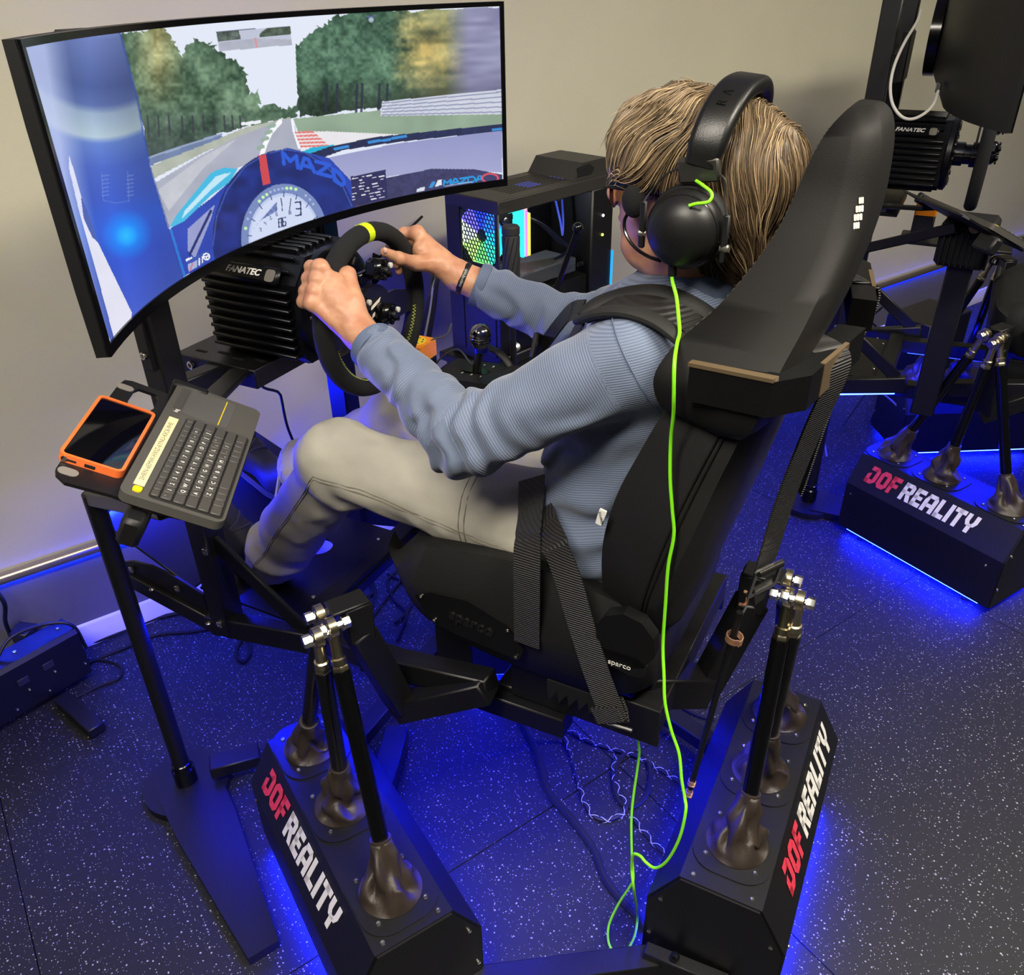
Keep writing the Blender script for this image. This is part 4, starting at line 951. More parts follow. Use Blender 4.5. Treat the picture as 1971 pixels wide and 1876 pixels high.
# belt guide trim on the back of the left shoulder
TRIM = mat('trim_black', (14, 14, 14), .35); BRZ = mat('bronze_edge', (176, 152, 118), .3, metal=.8)
for s in (-1, 1):
    fx = lambda p: (XC+s*(p[0]), p[1])
    plan = [(.292, .262), (.298, .158), (.255, .118), (.06, .082), (.06, .118), (.24, .152), (.27, .17), (.272, .255)]
    q = MB(); q.prism([fx(p) for p in plan], (0, 0, 1.272), (1, 0, 0), (0, 1, 0), .048, (0, 0, 1)); g = obj('belt_guide', q, TRIM, seat, ang=25)
    q = MB(); q.prism([fx(p) for p in ((.2935, .264), (.2995, .156), (.286, .152), (.281, .262))], (0, 0, 1.320), (1, 0, 0), (0, 1, 0), .005, (0, 0, 1)); obj('guide_edge', q, BRZ, g)
    q = MB(); q.prism([fx(p) for p in ((.215, .1095), (.13, .093), (.128, .099), (.213, .116))], (0, 0, 1.275), (1, 0, 0), (0, 1, 0), .046, (0, 0, 1)); obj('guide_slot', q, BRZ, g)
# side seams of the lower back
for s in (-1, 1):
    for f_ in (.30, .42):
        q = MB(); pa = []
        for r in interp_rows(low[1:], 5):
            z, hw, yb, yrs, yfc, yfs = r; pa.append(V((XC+s*(hw*.997+.0015), yrs+.02+(yfs-yrs-.05)*f_*.7, z)))
        q.tube(pa, .0018, 5); obj('side_seam', q, SEATV, seat)
q = MB(); tp_ = U(1157, 995, x=1.002); q.box(tp_, (.004, .012, .03), Matrix.Rotation(.25, 3, 'X'), .001); tg = obj('seam_tag', q, WHITE, seat)
obj('lettering', text_mesh('sparco', .008, frame(tp_-V((.0022, 0, 0)), (0, .25, .97), (0, 1, -.25)), depth=.0002), BLKM, tg)
# cushion
def pan_prof(y, zb, zc, zs, hw, n=15):
    P = []; xs = np.linspace(-1, 1, n)
    for x in xs: P.append(V((XC+x*hw*(.93 if abs(x) < 1 else .9), y, zb+.02*abs(x)**6)))
    for x in xs[::-1]:
        a = abs(x); bl = 1/(1+math.exp(-(a-.62)*15)); z = zc+(zs-zc)*bl
        if a > .84: k = (a-.84)/.16; z = z-(z-zb-.10)*(k**2.4)*.75
        P.append(V((XC+x*hw, y, z)))
    return P
pr = [(.29, .66, .78, .80, .23), (.33, .645, .80, .845, .265), (.42, .635, .805, .875, .277), (.52, .632, .805, .886, .279), (.62, .64, .81, .878, .278), (.70, .655, .82, .862, .274), (.76, .675, .826, .842, .266), (.80, .705, .815, .818, .25), (.822, .735, .79, .79, .23), (.828, .76, .775, .775, .20)]
cush = obj('seat_cushion', loft([pan_prof(*r) for r in interp_rows(pr, 4)]), SEATF, seat, ang=60)
for s in (-1, 1):
    xs_ = XC+s*.2795
    pl = [(.735, .772), (.70, .792), (.62, .80), (.545, .775), (.51, .728), (.52, .700), (.65, .712), (.70, .722)]
    q = MB(); q.prism([(y, z) for y, z in pl], (xs_-.002, 0, 0), (0, 1, 0), (0, 0, 1), .005); pt = obj('side_plate', q, TRIM, seat, ang=25)
    bolts(pt, [((xs_+s*.003, y, z), (s, 0, 0)) for y, z in ((.72, .776), (.525, .708), (.695, .728), (.54, .765))], .0035)
    if s < 0: obj('lettering', text_mesh('sparco', .034, frame(V((xs_-.0035, .615, .752)), (0, -1, -.12), (0, -.12, 1)), depth=.0016, bold=.001), mat('embossed_black', (22, 22, 23), .4), pt, label='embossed lettering reading sparco')
    # pivot cover and recline lever
    q = MB(); q.prism([(.052*math.cos(a)*1.0, .056*math.sin(a)) for a in [2*PI*k/10+.2 for k in range(10)]], (xs_-.012, .322, .832), (0, 1, 0), (0, 0, 1), .024); pv = obj('pivot_cover', q, TRIM, seat, ang=25)
    q = MB(); q.prism([(.415, .798), (.40, .806), (.30, .806), (.283, .795), (.288, .768), (.31, .764), (.37, .778), (.41, .790)], (xs_+s*.012, 0, 0), (0, 1, 0), (0, 0, 1), .012); lv = obj('recline_lever', q, BLKP, pv, ang=25)
    if s < 0: obj('lettering', text_mesh('sparco', .015, frame(V((xs_-.0135, .328, .782)), (0, -1, .0), (0, 0, 1)), depth=.0003), WHITE, pv)
for s in (-1, 1):
    q = MB(); q.box((XC+s*.215, .42, .585), (.012, .30, .09), b=.002); obj('seat_bracket', q, BLK, seat)
    q = MB(); q.box((XC+s*.215, .70, .60), (.012, .08, .11), b=.002); obj('seat_bracket', q, BLK, seat)
q = MB(); q.prism([(0, 0)]+[x for k in range(5) for x in ((.02*k+.004, -.028), (.02*k+.02, 0))]+[(.1, .02), (0, .02)], (XC-.265, .47, .645), (0, -1, 0), (0, 0, 1), .004); obj('fringe', q, BLKM, seat)
# ================================================================== harness
WEB = bpy.data.materials.new('black_webbing'); WEB.use_nodes = True; nt = WEB.node_tree; bs = nt.nodes['Principled BSDF']; bs.inputs['Base Color'].default_value = (*lin((30, 29, 28)), 1); bs.inputs['Roughness'].default_value = .55
tc = nt.nodes.new('ShaderNodeTexCoord'); wv = nt.nodes.new('ShaderNodeTexWave'); wv.bands_direction = 'Z'; wv.inputs['Scale'].default_value = 75; wv.inputs['Distortion'].default_value = 0; nt.links.new(tc.outputs['Object'], wv.inputs['Vector'])
bp = nt.nodes.new('ShaderNodeBump'); bp.inputs['Strength'].default_value = .8; bp.inputs['Distance'].default_value = .002; nt.links.new(wv.outputs['Fac'], bp.inputs['Height']); nt.links.new(bp.outputs['Normal'], bs.inputs['Normal'])
hn = thing('seat_harness', 'black webbing racing harness over the driver and the seat', 'harness', (XC, .3, .6))
lapA = [V((1.13, .565, .99)), U(1022, 975, x=1.07), U(1016, 1030, x=1.01), U(1014, 1085, x=.986), U(1014, 1150, x=.981), U(1014, 1240, x=.981)]
q = MB(); q.ribbon(cat_spline(lapA, 5), .049, .0025, [(-.3, .3, 1)]*5+[(-.7, .2, .7)]*5+[(-1, 0, .15)]*16); obj('lap_strap', q, WEB, hn)
lapB = [U(1040, 985, x=1.075), U(1052, 1015, x=1.03), U(1072, 1060, x=1.0), U(1095, 1120, x=.983), U(1118, 1200, x=.976), U(1150, 1300, x=.968), U(1182, 1385, x=.962)]
q = MB(); q.ribbon(cat_spline(lapB, 5), .049, .0025, [(-.75, 0, .65)]*5+[(-.85, 0, .5)]*5+[(-1, 0, .15)]*21); obj('lap_strap', q, WEB, hn)
lp_ = U(1184, 1390, x=.962); q = MB(); q.ribbon([lp_+V((-.004, .02, .03)), lp_+V((-.006, .006, .004)), lp_+V((.004, 0, -.004)), lp_+V((.016, .008, .008)), lp_+V((.02, .02, .03))], .052, .005, (-1, 0, 0)); obj('strap_loop', q, WEB, hn)
q = MB(); q.tube([lp_+V((.004, -.03, -.008)), lp_+V((.004, .03, -.012))], .004, 8); obj('strap_ring', q, STEEL, hn)
# belt running down behind the seat to the rear joint
rb = [V((1.12, .148, 1.325)), V((1.10, .105, 1.315)), V((1.095, .098, 1.285)), V((1.10, .115, 1.20)), V((1.115, .135, 1.08)), V((1.13, .148, .96)), V((1.135, .152, .93))]
q = MB(); q.ribbon(cat_spline(rb, 6), .05, .003, [(-.3, -.5, .8)]*8+[(-.5, -1, .1)]*30); obj('rear_strap', q, WEB, hn)
rb2 = [V((2*XC-p.x, p.y, p.z)) for p in rb]; q = MB(); q.ribbon(cat_spline(rb2, 6), .05, .003, [(.3, -.5, .8)]*8+[(.5, -1, .1)]*30); obj('rear_strap', q, WEB, hn)
BF = frame(V((1.128, .146, .925)), V((.86, -.5, .0)), V((-.12, -.1, 1)))
q = MB(); q.M = BF; q.ring(rrect(.066, .06, .006, 3), rrect(.052, .042, .003, 3), (0, -.012, 0), (1, 0, 0), (0, 1, 0), .004); obj('buckle_frame', q, STEEL, hn)
q = MB(); q.M = BF; q.cyl((-.026, .012, .004), (.026, .012, .004), .006, 10); obj('buckle_bar', q, mat('buckle_dark', (60, 58, 55), .3, metal=.8), hn)
q = MB(); q.ribbon([V((1.13, .148, .905)), V((1.135, .15, .87)), V((1.14, .152, .855))], [.05, .03, .02], .004, (-.5, -1, 0)); obj('strap_end', q, WEB, hn)
cdm = mat('copper_wire', (206, 160, 130), .35, metal=.8)
ten = thing('tension_cord', 'black bungee cord with copper wound ends hanging behind the seat', 'cord', (1.0, .12, .4))
ta, tb = U(1424, 1178, x=1.14), U(1327, 1522, z=.33)
q = MB(); q.tube([ta, ta+(tb-ta)*.98], .006, 10); obj('cord_body', q, BLKP, ten)
for p, s_ in ((U(1415, 1222, x=1.13), .014), (tb, .007), (ta+(tb-ta)*.93, .007)):
    q = MB(); n_ = (tb-ta).normalized(); e1 = n_.orthogonal().normalized(); e2 = n_.cross(e1)
    q.tube([p+n_*(.0035*k/12)+(e1*math.cos(k*PI/6)+e2*math.sin(k*PI/6))*s_ for k in range(0, 49)], .0016, 5); obj('wire_winding', q, cdm, ten)
q = MB(); hk = U(1430, 1165, x=1.14); q.tube([hk+V((.0, 0, .03)), hk+V((.008, -.004, .02)), hk+V((.008, -.004, 0)), hk, hk+V((-.006, .004, .006))], .003, 6); obj('hook', q, cdm, ten)
# ================================================================== the driver
person = tag(bpy.data.objects.new('person', None), 'person in a blue ribbed shirt and grey trousers driving with both hands on the wheel', 'person'); person.location = (XC, .5, .82); COL.objects.link(person)
SKIN = bpy.data.materials.new('skin'); SKIN.use_nodes = True; nt = SKIN.node_tree; bs = nt.nodes['Principled BSDF']
tc = nt.nodes.new('ShaderNodeTexCoord'); nz = nt.nodes.new('ShaderNodeTexNoise'); nz.inputs['Scale'].default_value = 38; nz.inputs['Detail'].default_value = 6; nt.links.new(tc.outputs['Object'], nz.inputs['Vector'])
rp = nt.nodes.new('ShaderNodeValToRGB'); rp.color_ramp.elements[0].position = .3; rp.color_ramp.elements[1].position = .72; rp.color_ramp.elements[0].color = (*lin((170, 114, 86)), 1); rp.color_ramp.elements[1].color = (*lin((196, 148, 114)), 1)
nt.links.new(nz.outputs['Fac'], rp.inputs['Fac']); nt.links.new(rp.outputs['Color'], bs.inputs['Base Color']); bs.inputs['Roughness'].default_value = .48; bs.inputs['Subsurface Weight'].default_value = .12; bs.inputs['Subsurface Radius'].default_value = (.012, .005, .003); bs.inputs['Subsurface Scale'].default_value = .5
n2 = nt.nodes.new('ShaderNodeTexNoise'); n2.inputs['Scale'].default_value = 260; nt.links.new(tc.outputs['Object'], n2.inputs['Vector']); bp = nt.nodes.new('ShaderNodeBump'); bp.inputs['Strength'].default_value = .25; bp.inputs['Distance'].default_value = .001; nt.links.new(n2.outputs['Fac'], bp.inputs['Height']); nt.links.new(bp.outputs['Normal'], bs.inputs['Normal'])
A = lambda *v: np.array(v, float)
SHL, SHR = A(1.085, .385, 1.262), A(1.445, .39, 1.262); ELL, ELR = A(.998, .612, 1.122), A(1.495, .63, 1.125); WRL, WRR = A(1.103, .885, 1.217), A(1.412, .868, 1.232)
HPL, HPR = A(1.175, .47, .868), A(1.355, .47, .868); KNL, KNR = A(1.12, .985, .925), A(1.415, 1.03, .875); ANL, ANR = A(1.15, 1.29, .545), A(1.385, 1.395, .645)
# ---- hands
def hand_prims(rimang, Adir, wrist, thumb=None, tn=1):
    g = np.array(WC)+RR*np.array([math.cos(rimang), 0, math.sin(rimang)])
    T = np.array([-math.sin(rimang), 0, math.cos(rimang)])*tn
    a = np.array(Adir, float); a -= T*(a@T); a /= np.linalg.norm(a); B = np.cross(T, a)
    if B[1] < 0: B = -B
    P = lambda t, x, y: g+T*t+a*x+B*y
    pr = []; W = np.array(wrist, float)
    offs = [(.031, 1.0), (.010, 1.06), (-.011, 1.0), (-.030, .86)]
    for t, s in offs:
        m = P(t*1.0, .036, .018); pi = P(t*1.02, .012, .030+.004*s); di = P(t*.98, -.017, .026); ti = P(t*.95, -.028, .004)
        pr += [(W+T*t*.35, m, .021, .0132), (m, pi, .0128, .0106), (pi, di, .0104, .0092), (di, ti, .0092, .0078)]
        pr.append((m+a*.002, m+a*.002+B*.001, .0137, .0137))
    pr.append((W, P(-.005, .036, -.010), .026, .024)); pr.append((W, P(.012, .034, -.012), .025, .020))
    tb = W*.55+P(.03, .03, -.02)*.45+T*.006; tm = P(.034, .020, -.030); ip = P(.042, -.008, -.031); tt = P(.048, -.028, -.018)
    if thumb: tm, ip, tt = [np.array(v) for v in thumb]; tb = W*.45+P(.012, .03, -.02)*.55
    pr += [(W, tb, .022, .021), (tb, tm, .0205, .0145), (tm, ip, .014, .0115), (ip, tt, .0115, .0088)]
    return pr, dict(g=g, T=T, a=a, B=B, tip=tt, ip=ip)
LP, LI = hand_prims(math.radians(148), (-.62, -.62, .40), WRL, tn=-1)
RP, RI = hand_prims(math.radians(28), (.62, -.70, .12), WRR, tn=1, thumb=(U(800, 506, y=.926), U(768, 497, y=.930), U(741, 485, y=.936)))
def cones(p, prims, k):
    d = None
    for a, b, r1, r2 in prims:
        e = sd_cone(p, a, b, r1, r2); d = e if d is None else smin(d, e, k)
    return d
def hand_fn(prims, wr, el):
    fing = prims
    def fn(p):
        d = cones(p, fing, .007); f_ = sd_cone(p, wr, wr+(el-wr)*.55, .0275, .040); f_ = smin(f_, sd_cone(p, wr+(el-wr)*.0+A(0, 0, .0), wr+(el-wr)*.3, .026, .032), .01)
        return smin(d, f_, .012)+.0006*vnoise(p, 130, 2)
    return fn
def bounds(prims, pad, *extra):
    pts = np.array([x for a, b, _, _ in prims for x in (a, b)]+list(extra)); return pts.min(0)-pad, pts.max(0)+pad
bodyparts = []
lo, hi = bounds(LP, .04, WRL+(ELL-WRL)*.5); bodyparts.append(sdf_verts(hand_fn(LP, WRL, ELL), lo, hi, .0024))
lo, hi = bounds(RP, .04, WRR+(ELR-WRR)*.5); bodyparts.append(sdf_verts(hand_fn(RP, WRR, ELR), lo, hi, .0024))
# ---- head and neck (faces +Y)
HX = XC
def head_fn(p):
    q = p.copy(); q[:, 0] = np.abs(q[:, 0]-HX)
    d = sd_ell(q, (0, .352, 1.512), (.077, .100, .092))
    d = smin(d, sd_ell(q, (0, .398, 1.445), (.064, .074, .085)), .03)
    d = smin(d, sd_cone(q, A(0, .415, 1.392), A(0, .446, 1.380), .040, .024), .025)          # chin
    d = smin(d, sd_cone(q, A(.045, .36, 1.415), A(.02, .43, 1.385), .024, .022), .02)         # jaw
    d = smin(d, sd_ell(q, (0, .395, 1.365), (.048, .05, .028)), .03)                           # under chin
    d = smin(d, sd_ell(q, (.036, .428, 1.448), (.024, .024, .022)), .02)                       # cheek
    d = smin(d, sd_ell(q, (.03, .448, 1.492), (.03, .014, .010)), .015)                        # brow
    d = smin(d, sd_cone(q, A(0, .455, 1.488), A(0, .484, 1.456), .010, .0135), .012)           # nose
    d = smin(d, sd_cone(q, A(0, .484, 1.455), A(.011, .474, 1.449), .011, .009), .008)
    d = smax(d, -sd_ell(q, (.031, .472, 1.474), (.017, .018, .011)), .012)                     # eye sockets
    d = smin(d, sd_ell(q, (.030, .450, 1.474), (.014, .013, .012)), .004)
    d = smin(d, sd_ell(q, (0, .462, 1.421), (.024, .012, .0065)), .008)                        # lips
    d = smin(d, sd_ell(q, (0, .459, 1.408), (.021, .012, .0075)), .008)
    d = smax(d, -sd_ell(q, (0, .476, 1.4145), (.026, .010, .002)), .004)
    d = smin(d, sd_ell(q, (.078, .345, 1.452), (.012, .020, .032)), .01)                       # ears
    nk = sd_cone(q, A(0, .345, 1.42), A(0, .318, 1.27), .057, .066)
    nk = smin(nk, sd_cone(q, A(.03, .36, 1.40), A(.02, .36, 1.30), .022, .02), .03)
    d = smin(d, nk, .035)
    return d+.0008*vnoise(p, 90, 4)
bodyparts.append(sdf_verts(head_fn, (HX-.1, .2, 1.25), (HX+.1, .53, 1.63), .0032))
# ---- rest of the body, slim under the clothes
def body_fn(p):
    d = sd_cone(p, A(XC, .40, .92), A(XC, .375, 1.20), .105, .11); d = smin(d, sd_cone(p, A(XC-.11, .385, 1.23), A(XC+.11, .385, 1.23), .06, .06), .06)
    for s, e, w in ((SHL, ELL, WRL), (SHR, ELR, WRR)): d = smin(d, sd_cone(p, s, e, .046, .038), .03); d = smin(d, sd_cone(p, e, e+(w-e)*.6, .038, .032), .02)
    for h, k, an in ((HPL, KNL, ANL), (HPR, KNR, ANR)): d = smin(d, sd_cone(p, h, k, .066, .05), .04); d = smin(d, sd_cone(p, k, an, .048, .036), .03)
    return smin(d, sd_cone(p, A(XC, .33, 1.33), A(XC, .35, 1.22), .055, .06), .04)
bodyparts.append(sdf_verts(body_fn, (.9, .2, .45), (1.62, 1.55, 1.42), .012))
vs = np.concatenate([b[0] for b in bodyparts]); o_ = 0; fs = []
for b in bodyparts: fs.append(b[1]+o_); o_ += len(b[0])
body = obj('body', np_mesh('body', vs, np.concatenate(fs)), SKIN, person, label='bare skin of face, neck and hands')
# nails on the right thumb
q = MB(); q.sphere(RI['tip']+(RI['tip']-RI['ip'])*.12+np.array([-.003, -.006, .003]), (.0035, .0050, .006), 10, 8); obj('thumb_nail', q, mat('nail', (206, 158, 138), .3), body)
# ---- shirt
ru = np.array([0, 0, 1.])
def shirt_core(p):
    tor = sd_ell(p, (XC, .40, 1.14), (.185, .135, .19)); tor = smin(tor, sd_ell(p, (XC, .425, .985), (.178, .150, .135)), .08); tor = smin(tor, sd_ell(p, (XC, .445, .895), (.212, .165, .135)), .05)
    tor = smin(tor, sd_cone(p, A(XC-.135, .375, 1.235), A(XC+.135, .38, 1.235), .082, .082), .07)
    tor = smin(tor, sd_cone(p, A(XC, .335, 1.32), A(XC, .36, 1.25), .072, .09), .06)
    out = tor
    for s, e, w in ((SHL, ELL, WRL), (SHR, ELR, WRR)):
        ar = sd_cone(p, s, e, .071, .060); fw = sd_cone(p, e, w+(e-w)*.16, .058, .042); ar = smin(ar, fw, .03)
        out = smin(out, ar, .035)
    return out
def seg_s(p, a, b):
    d = b-a; L = np.linalg.norm(d); return np.clip(((p-a)@d)/L, 0, L), L
def folds(p):
    w = 0
    for (s, e, wr, sg) in ((SHL, ELL, WRL, 1.), (SHR, ELR, WRR, 2.)):
        du = np.linalg.norm(p-e, axis=1); k = np.exp(-(du/.085)**2); ax = (e-s)/np.linalg.norm(e-s); t = (p-e)@ax; q_ = (p-e)@np.cross(ax, [0, 0, 1.])
        w = w+k*.010*np.sin(t*120+q_*70+5.5*vnoise(p, 14, sg))
        f_ = (wr-e)/np.linalg.norm(wr-e); t2 = (p-e)@f_; on = np.clip((t2-.02)/.05, 0, 1)*np.clip((.3-t2)/.05, 0, 1)*(sd_cone(p, e, wr, .06, .05) < .03); w = w+on*.0034*np.sin(t2*95+5.*vnoise(p, 17, 5+sg)+((p-e)@np.cross(f_, [1, 0, 0.]))*40)
        ds = np.linalg.norm(p-(s+A(0, .03, -.09)), axis=1); w = w+np.exp(-(ds/.10)**2)*.008*np.sin(((p-s)@A(.2, .55, .8))*80+2.5*vnoise(p, 14, 9+sg))
    low = np.exp(-((p[:, 2]-.99)/.12)**2); w = w+low*.008*np.sin(p[:, 2]*80+p[:, 1]*45+3.2*vnoise(p, 12, 7))
    return w
def shirt_fn(p):
    d = shirt_core(p)
    near = np.abs(d) < .05
    w = np.zeros(len(p)); 
    if near.any(): w[near] = folds(p[near])+.0025*vnoise(p[near], 22, 3)
    d = d-w
    hem = -(p[:, 2]-(.79+.18*np.clip((p[:, 1]-.525)/.05, 0, 1))); d = smax(d, hem, .012)      # lower edge
    neck = sd_cone(p, A(XC, .352, 1.47), A(XC, .33, 1.345), .068, .063); d = smax(d, -neck, .006)
    for e, w_ in ((ELL, WRL), (ELR, WRR)):   # cuffs
        f_ = (w_-e)/np.linalg.norm(w_-e); L = np.linalg.norm(w_-e); near = sd_cone(p, e, w_, .07, .07)
        cut = (p-e)@f_-(L-.040); d = np.where(near < .0, np.maximum(d, cut), d)
    return d
sv, sq = sdf_verts(shirt_fn, (.90, .215, .78), (1.60, .90, 1.39), .0045)
def shirt_attr(p):
    dt = sd_ell(p, (XC, .41, 1.08), (.19, .15, .27)); best = np.full(len(p), 9.); s = (p[:, 2]*1.0+p[:, 1]*.25)
    for a, b, c in ((SHL, ELL, WRL), (SHR, ELR, WRR)):
        s1, L1 = seg_s(p, a, b); d1 = sd_cone(p, a, b, .071, .06); s2, L2 = seg_s(p, b, c); d2 = sd_cone(p, b, c, .058, .042)
        arm_ = np.minimum(d1, d2); m = (arm_ < dt-.0) & ((p-a)@((b-a)/L1) > .03); ss = np.where(d1 < d2, s1, L1+s2)
        s = np.where(m, ss, s)
    return s
sa = shirt_attr(sv)
me = np_mesh('shirt', sv, sq); at = me.attributes.new('rib', 'FLOAT', 'POINT'); at.data.foreach_set('value', sa.astype(np.float32))
SHM = bpy.data.materials.new('blue_ribbed_knit'); SHM.use_nodes = True; nt = SHM.node_tree; bs = nt.nodes['Principled BSDF']; bs.inputs['Roughness'].default_value = .72; bs.inputs['Sheen Weight'].default_value = .3
a_ = nt.nodes.new('ShaderNodeAttribute'); a_.attribute_name = 'rib'
m1 = nt.nodes.new('ShaderNodeMath'); m1.operation = 'MULTIPLY'; m1.inputs[1].default_value = 2*PI/.0038; nt.links.new(a_.outputs['Fac'], m1.inputs[0]); m2 = nt.nodes.new('ShaderNodeMath'); m2.operation = 'SINE'; nt.links.new(m1.outputs[0], m2.inputs[0])
mr = nt.nodes.new('ShaderNodeMapRange'); mr.inputs['From Min'].default_value = -1; nt.links.new(m2.outputs[0], mr.inputs['Value'])
mx = nt.nodes.new('ShaderNodeMix'); mx.data_type = 'RGBA'; mx.inputs['A'].default_value = (*lin((82, 94, 116)), 1); mx.inputs['B'].default_value = (*lin((106, 118, 142)), 1); nt.links.new(mr.outputs[0], mx.inputs['Factor']); nt.links.new(mx.outputs['Result'], bs.inputs['Base Color'])
bp = nt.nodes.new('ShaderNodeBump'); bp.inputs['Strength'].default_value = .35; bp.inputs['Distance'].default_value = .0012; nt.links.new(mr.outputs[0], bp.inputs['Height']); nt.links.new(bp.outputs['Normal'], bs.inputs['Normal'])
shirt = obj('shirt', me, SHM, person, label='blue-grey ribbed long-sleeved shirt')
def on_surf(fn, p, d, n=60, L=.16):
    """march from outside point p along -d until inside"""
    p = np.array(p, float); d = np.array(d, float)/np.linalg.norm(d); t = np.linspace(-.19, .10, 120); v = fn(p[None]-d[None]*t[:, None]); i = np.argmax(v < 0); return V(p-d*t[i]) if v[i] < 0 else V(p)
SHP = mat('shirt_plain', (84, 96, 120), .75)
# collar
q = MB(); pr_ = []
for k in range(36):
    a = 2*PI*k/36; c, s = math.cos(a), math.sin(a); pr_.append(V((XC+.069*c, .335+.066*s, 1.338+.022*(-s)*.6)))
q.tube(pr_, .018, 10, closed=True, flat=(1.15, .42), up=(0, 0, 1)); obj('collar', q, SHP, shirt)
# armhole seam on the left sleeve, cuffs
for a, b, sgn in ((SHL, ELL, -1), (SHR, ELR, 1)):
    ax = (b-a)/np.linalg.norm(b-a); e1 = np.cross(ax, [0, 0, 1.]); e1 /= np.linalg.norm(e1); e2 = np.cross(e1, ax); loop = []
    for k in range(40):
        t = 2*PI*k/40; d_ = e1*math.cos(t)+e2*math.sin(t); c_ = a-ax*.0+A(-.0, -.015, 0); v_ = shirt_fn(c_[None]+d_[None]*np.linspace(0, .16, 80)[:, None]); i = np.argmax(v_ > 0) if (v_ > 0).any() else 79
        if (v_ > 0).any() and i*.16/79 < .115: loop.append(V(c_+d_*(np.linspace(0, .16, 80)[i]+.0002)))
    if len(loop) > 6:
        q = MB(); q.tube(loop, .0014, 5); obj('sleeve_seam', q, SHP, shirt)
for e, w_, r in ((ELL, WRL, .043), (ELR, WRR, .043)):
    f_ = (w_-e)/np.linalg.norm(w_-e); c_ = w_-f_*.042; q = MB(); q.lathe([(r-.004, .016), (r+.001, .0155), (r+.0015, 0), (r, -.004), (r-.006, -.004)], c_-f_*.012, f_, 28); obj('cuff', q, SHP, shirt)
# ---- trousers
def trouser_core(p):
    d = sd_ell(p, (XC, .44, .895), (.175, .14, .10))
    for h, k, an in ((HPL, KNL, ANL), (HPR, KNR, ANR)):
        hem = k+(an-k)*.90
        l = smin(sd_cone(p, h, k, .096, .074), sd_cone(p, k, hem, .070, .068), .045); l = smin(l, sd_ell(p, k+A(0, .01, .012), (.07, .07, .068)), .03); d = smin(d, l, .05)
    return d
def trouser_fn(p):
    d = trouser_core(p); near = np.abs(d) < .05; w = np.zeros(len(p))
    if near.any():
        q_ = p[near]; ww = .006*vnoise(q_, 13, 21)+.003*vnoise(q_, 34, 22)
        for h, k, an in ((HPL, KNL, ANL), (HPR, KNR, ANR)):
            dk = np.linalg.norm(q_-(k+A(0, -.05, -.06)), axis=1); ww = ww+np.exp(-(dk/.075)**2)*.014*np.sin(((q_-k)@A(.1, .75, -.65))*70+2*vnoise(q_, 16, 23))
            t = (q_-k)@((an-k)/np.linalg.norm(an-k)); da = np.exp(-((t-.38)/.08)**2)*(sd_cone(q_, k, an, .07, .07) < .03); ww = ww+da*.008*np.sin(t*70+3*vnoise(q_, 12, 25))
            dh = np.linalg.norm(q_-(h+A(-.03, .05, .03)), axis=1); ww = ww+np.exp(-(dh/.09)**2)*.010*np.sin(((q_-h)@A(.2, 1, .3))*50+2*vnoise(q_, 12, 27))
        w[near] = ww
    d = d-w
    for h, k, an in ((HPL, KNL, ANL), (HPR, KNR, ANR)):
        f_ = (an-k)/np.linalg.norm(an-k); L = np.linalg.norm(an-k); near2 = sd_cone(p, k, an+f_*.1, .10, .10); d = np.where((near2 < 0), np.maximum(d, (p-k)@f_-(L*.93)), d)
    return d
tv, tq = sdf_verts(trouser_fn, (.98, .28, .46), (1.56, 1.56, 1.04), .0055)
TRM = mat('grey_canvas', (182, 178, 164), .85, noise=.10, nscale=9, bump=.35, bscale=900)
trs = obj('trousers', np_mesh('trousers', tv, tq), TRM, person, label='faded grey canvas trousers')
SEAM = mat('trouser_seam', (128, 124, 112), .9)
def surf_line(pts, dirs, fn, r, nm, m, par):
    q = MB(); path = [on_surf(fn, p, d)+V(np.array(d)/np.linalg.norm(d))*.0012 for p, d in zip(pts, dirs)]; q.tube(path, r, 5); return obj(nm, q, m, par)
n_ = 26
for off in (0., .007):
    for h, k, an, sg in ((HPL, KNL, ANL, -1),):
        pts = [h+A(0, .08, -.02+off)+(k-h-A(0, .08, -.02))*t for t in np.linspace(0, 1, n_)]+[k+(an-k)*.92*t+A(0, 0, off) for t in np.linspace(.03, 1, n_)]
        surf_line(pts, [A(-1, -.02, .05)]*len(pts), trouser_fn, .0013, 'side_seam', SEAM, trs)
for off in (0, .011):   # pocket edge
    pts = [HPL+A(-.02, .20+off, .13-.19*t) for t in np.linspace(0, 1, 18)]; surf_line(pts, [A(-.75, 0, .65-.55*t) for t in np.linspace(0, 1, 18)], trouser_fn, .0012, 'pocket_seam', SEAM, trs)
pts = [HPL+A(-.02, .05+.15*t, -.045) for t in np.linspace(0, 1, 14)]; surf_line(pts, [A(-1, 0, 0)]*14, trouser_fn, .0012, 'pocket_seam', SEAM, trs)
for an, k in ((ANL, KNL), (ANR, KNR)):
    f_ = (an-k)/np.linalg.norm(an-k); e1 = np.cross(f_, [1, 0, 0]); e1 /= np.linalg.norm(e1); e2 = np.cross(f_, e1); L = np.linalg.norm(an-k)
    for dd in (.905, .86):
        c_ = k+f_*L*dd; lp = [on_surf(trouser_fn, c_+(e1*math.cos(a)+e2*math.sin(a))*.07, e1*math.cos(a)+e2*math.sin(a)) for a in np.linspace(0, 2*PI, 36, endpoint=False)]
        q = MB(); q.tube(lp, .0013 if dd < .9 else .0026, 5, closed=True); obj('hem', q, SEAM if dd < .9 else TRM, trs)
# belt buckle at the waist
q = MB(); q.ring(rrect(.035, .03, .004, 3), rrect(.024, .018, .003, 3), U(1008, 962, x=1.135), (.6, .8, 0), (-.2, .1, 1), .003); obj('belt_clip', q, STEEL, trs)
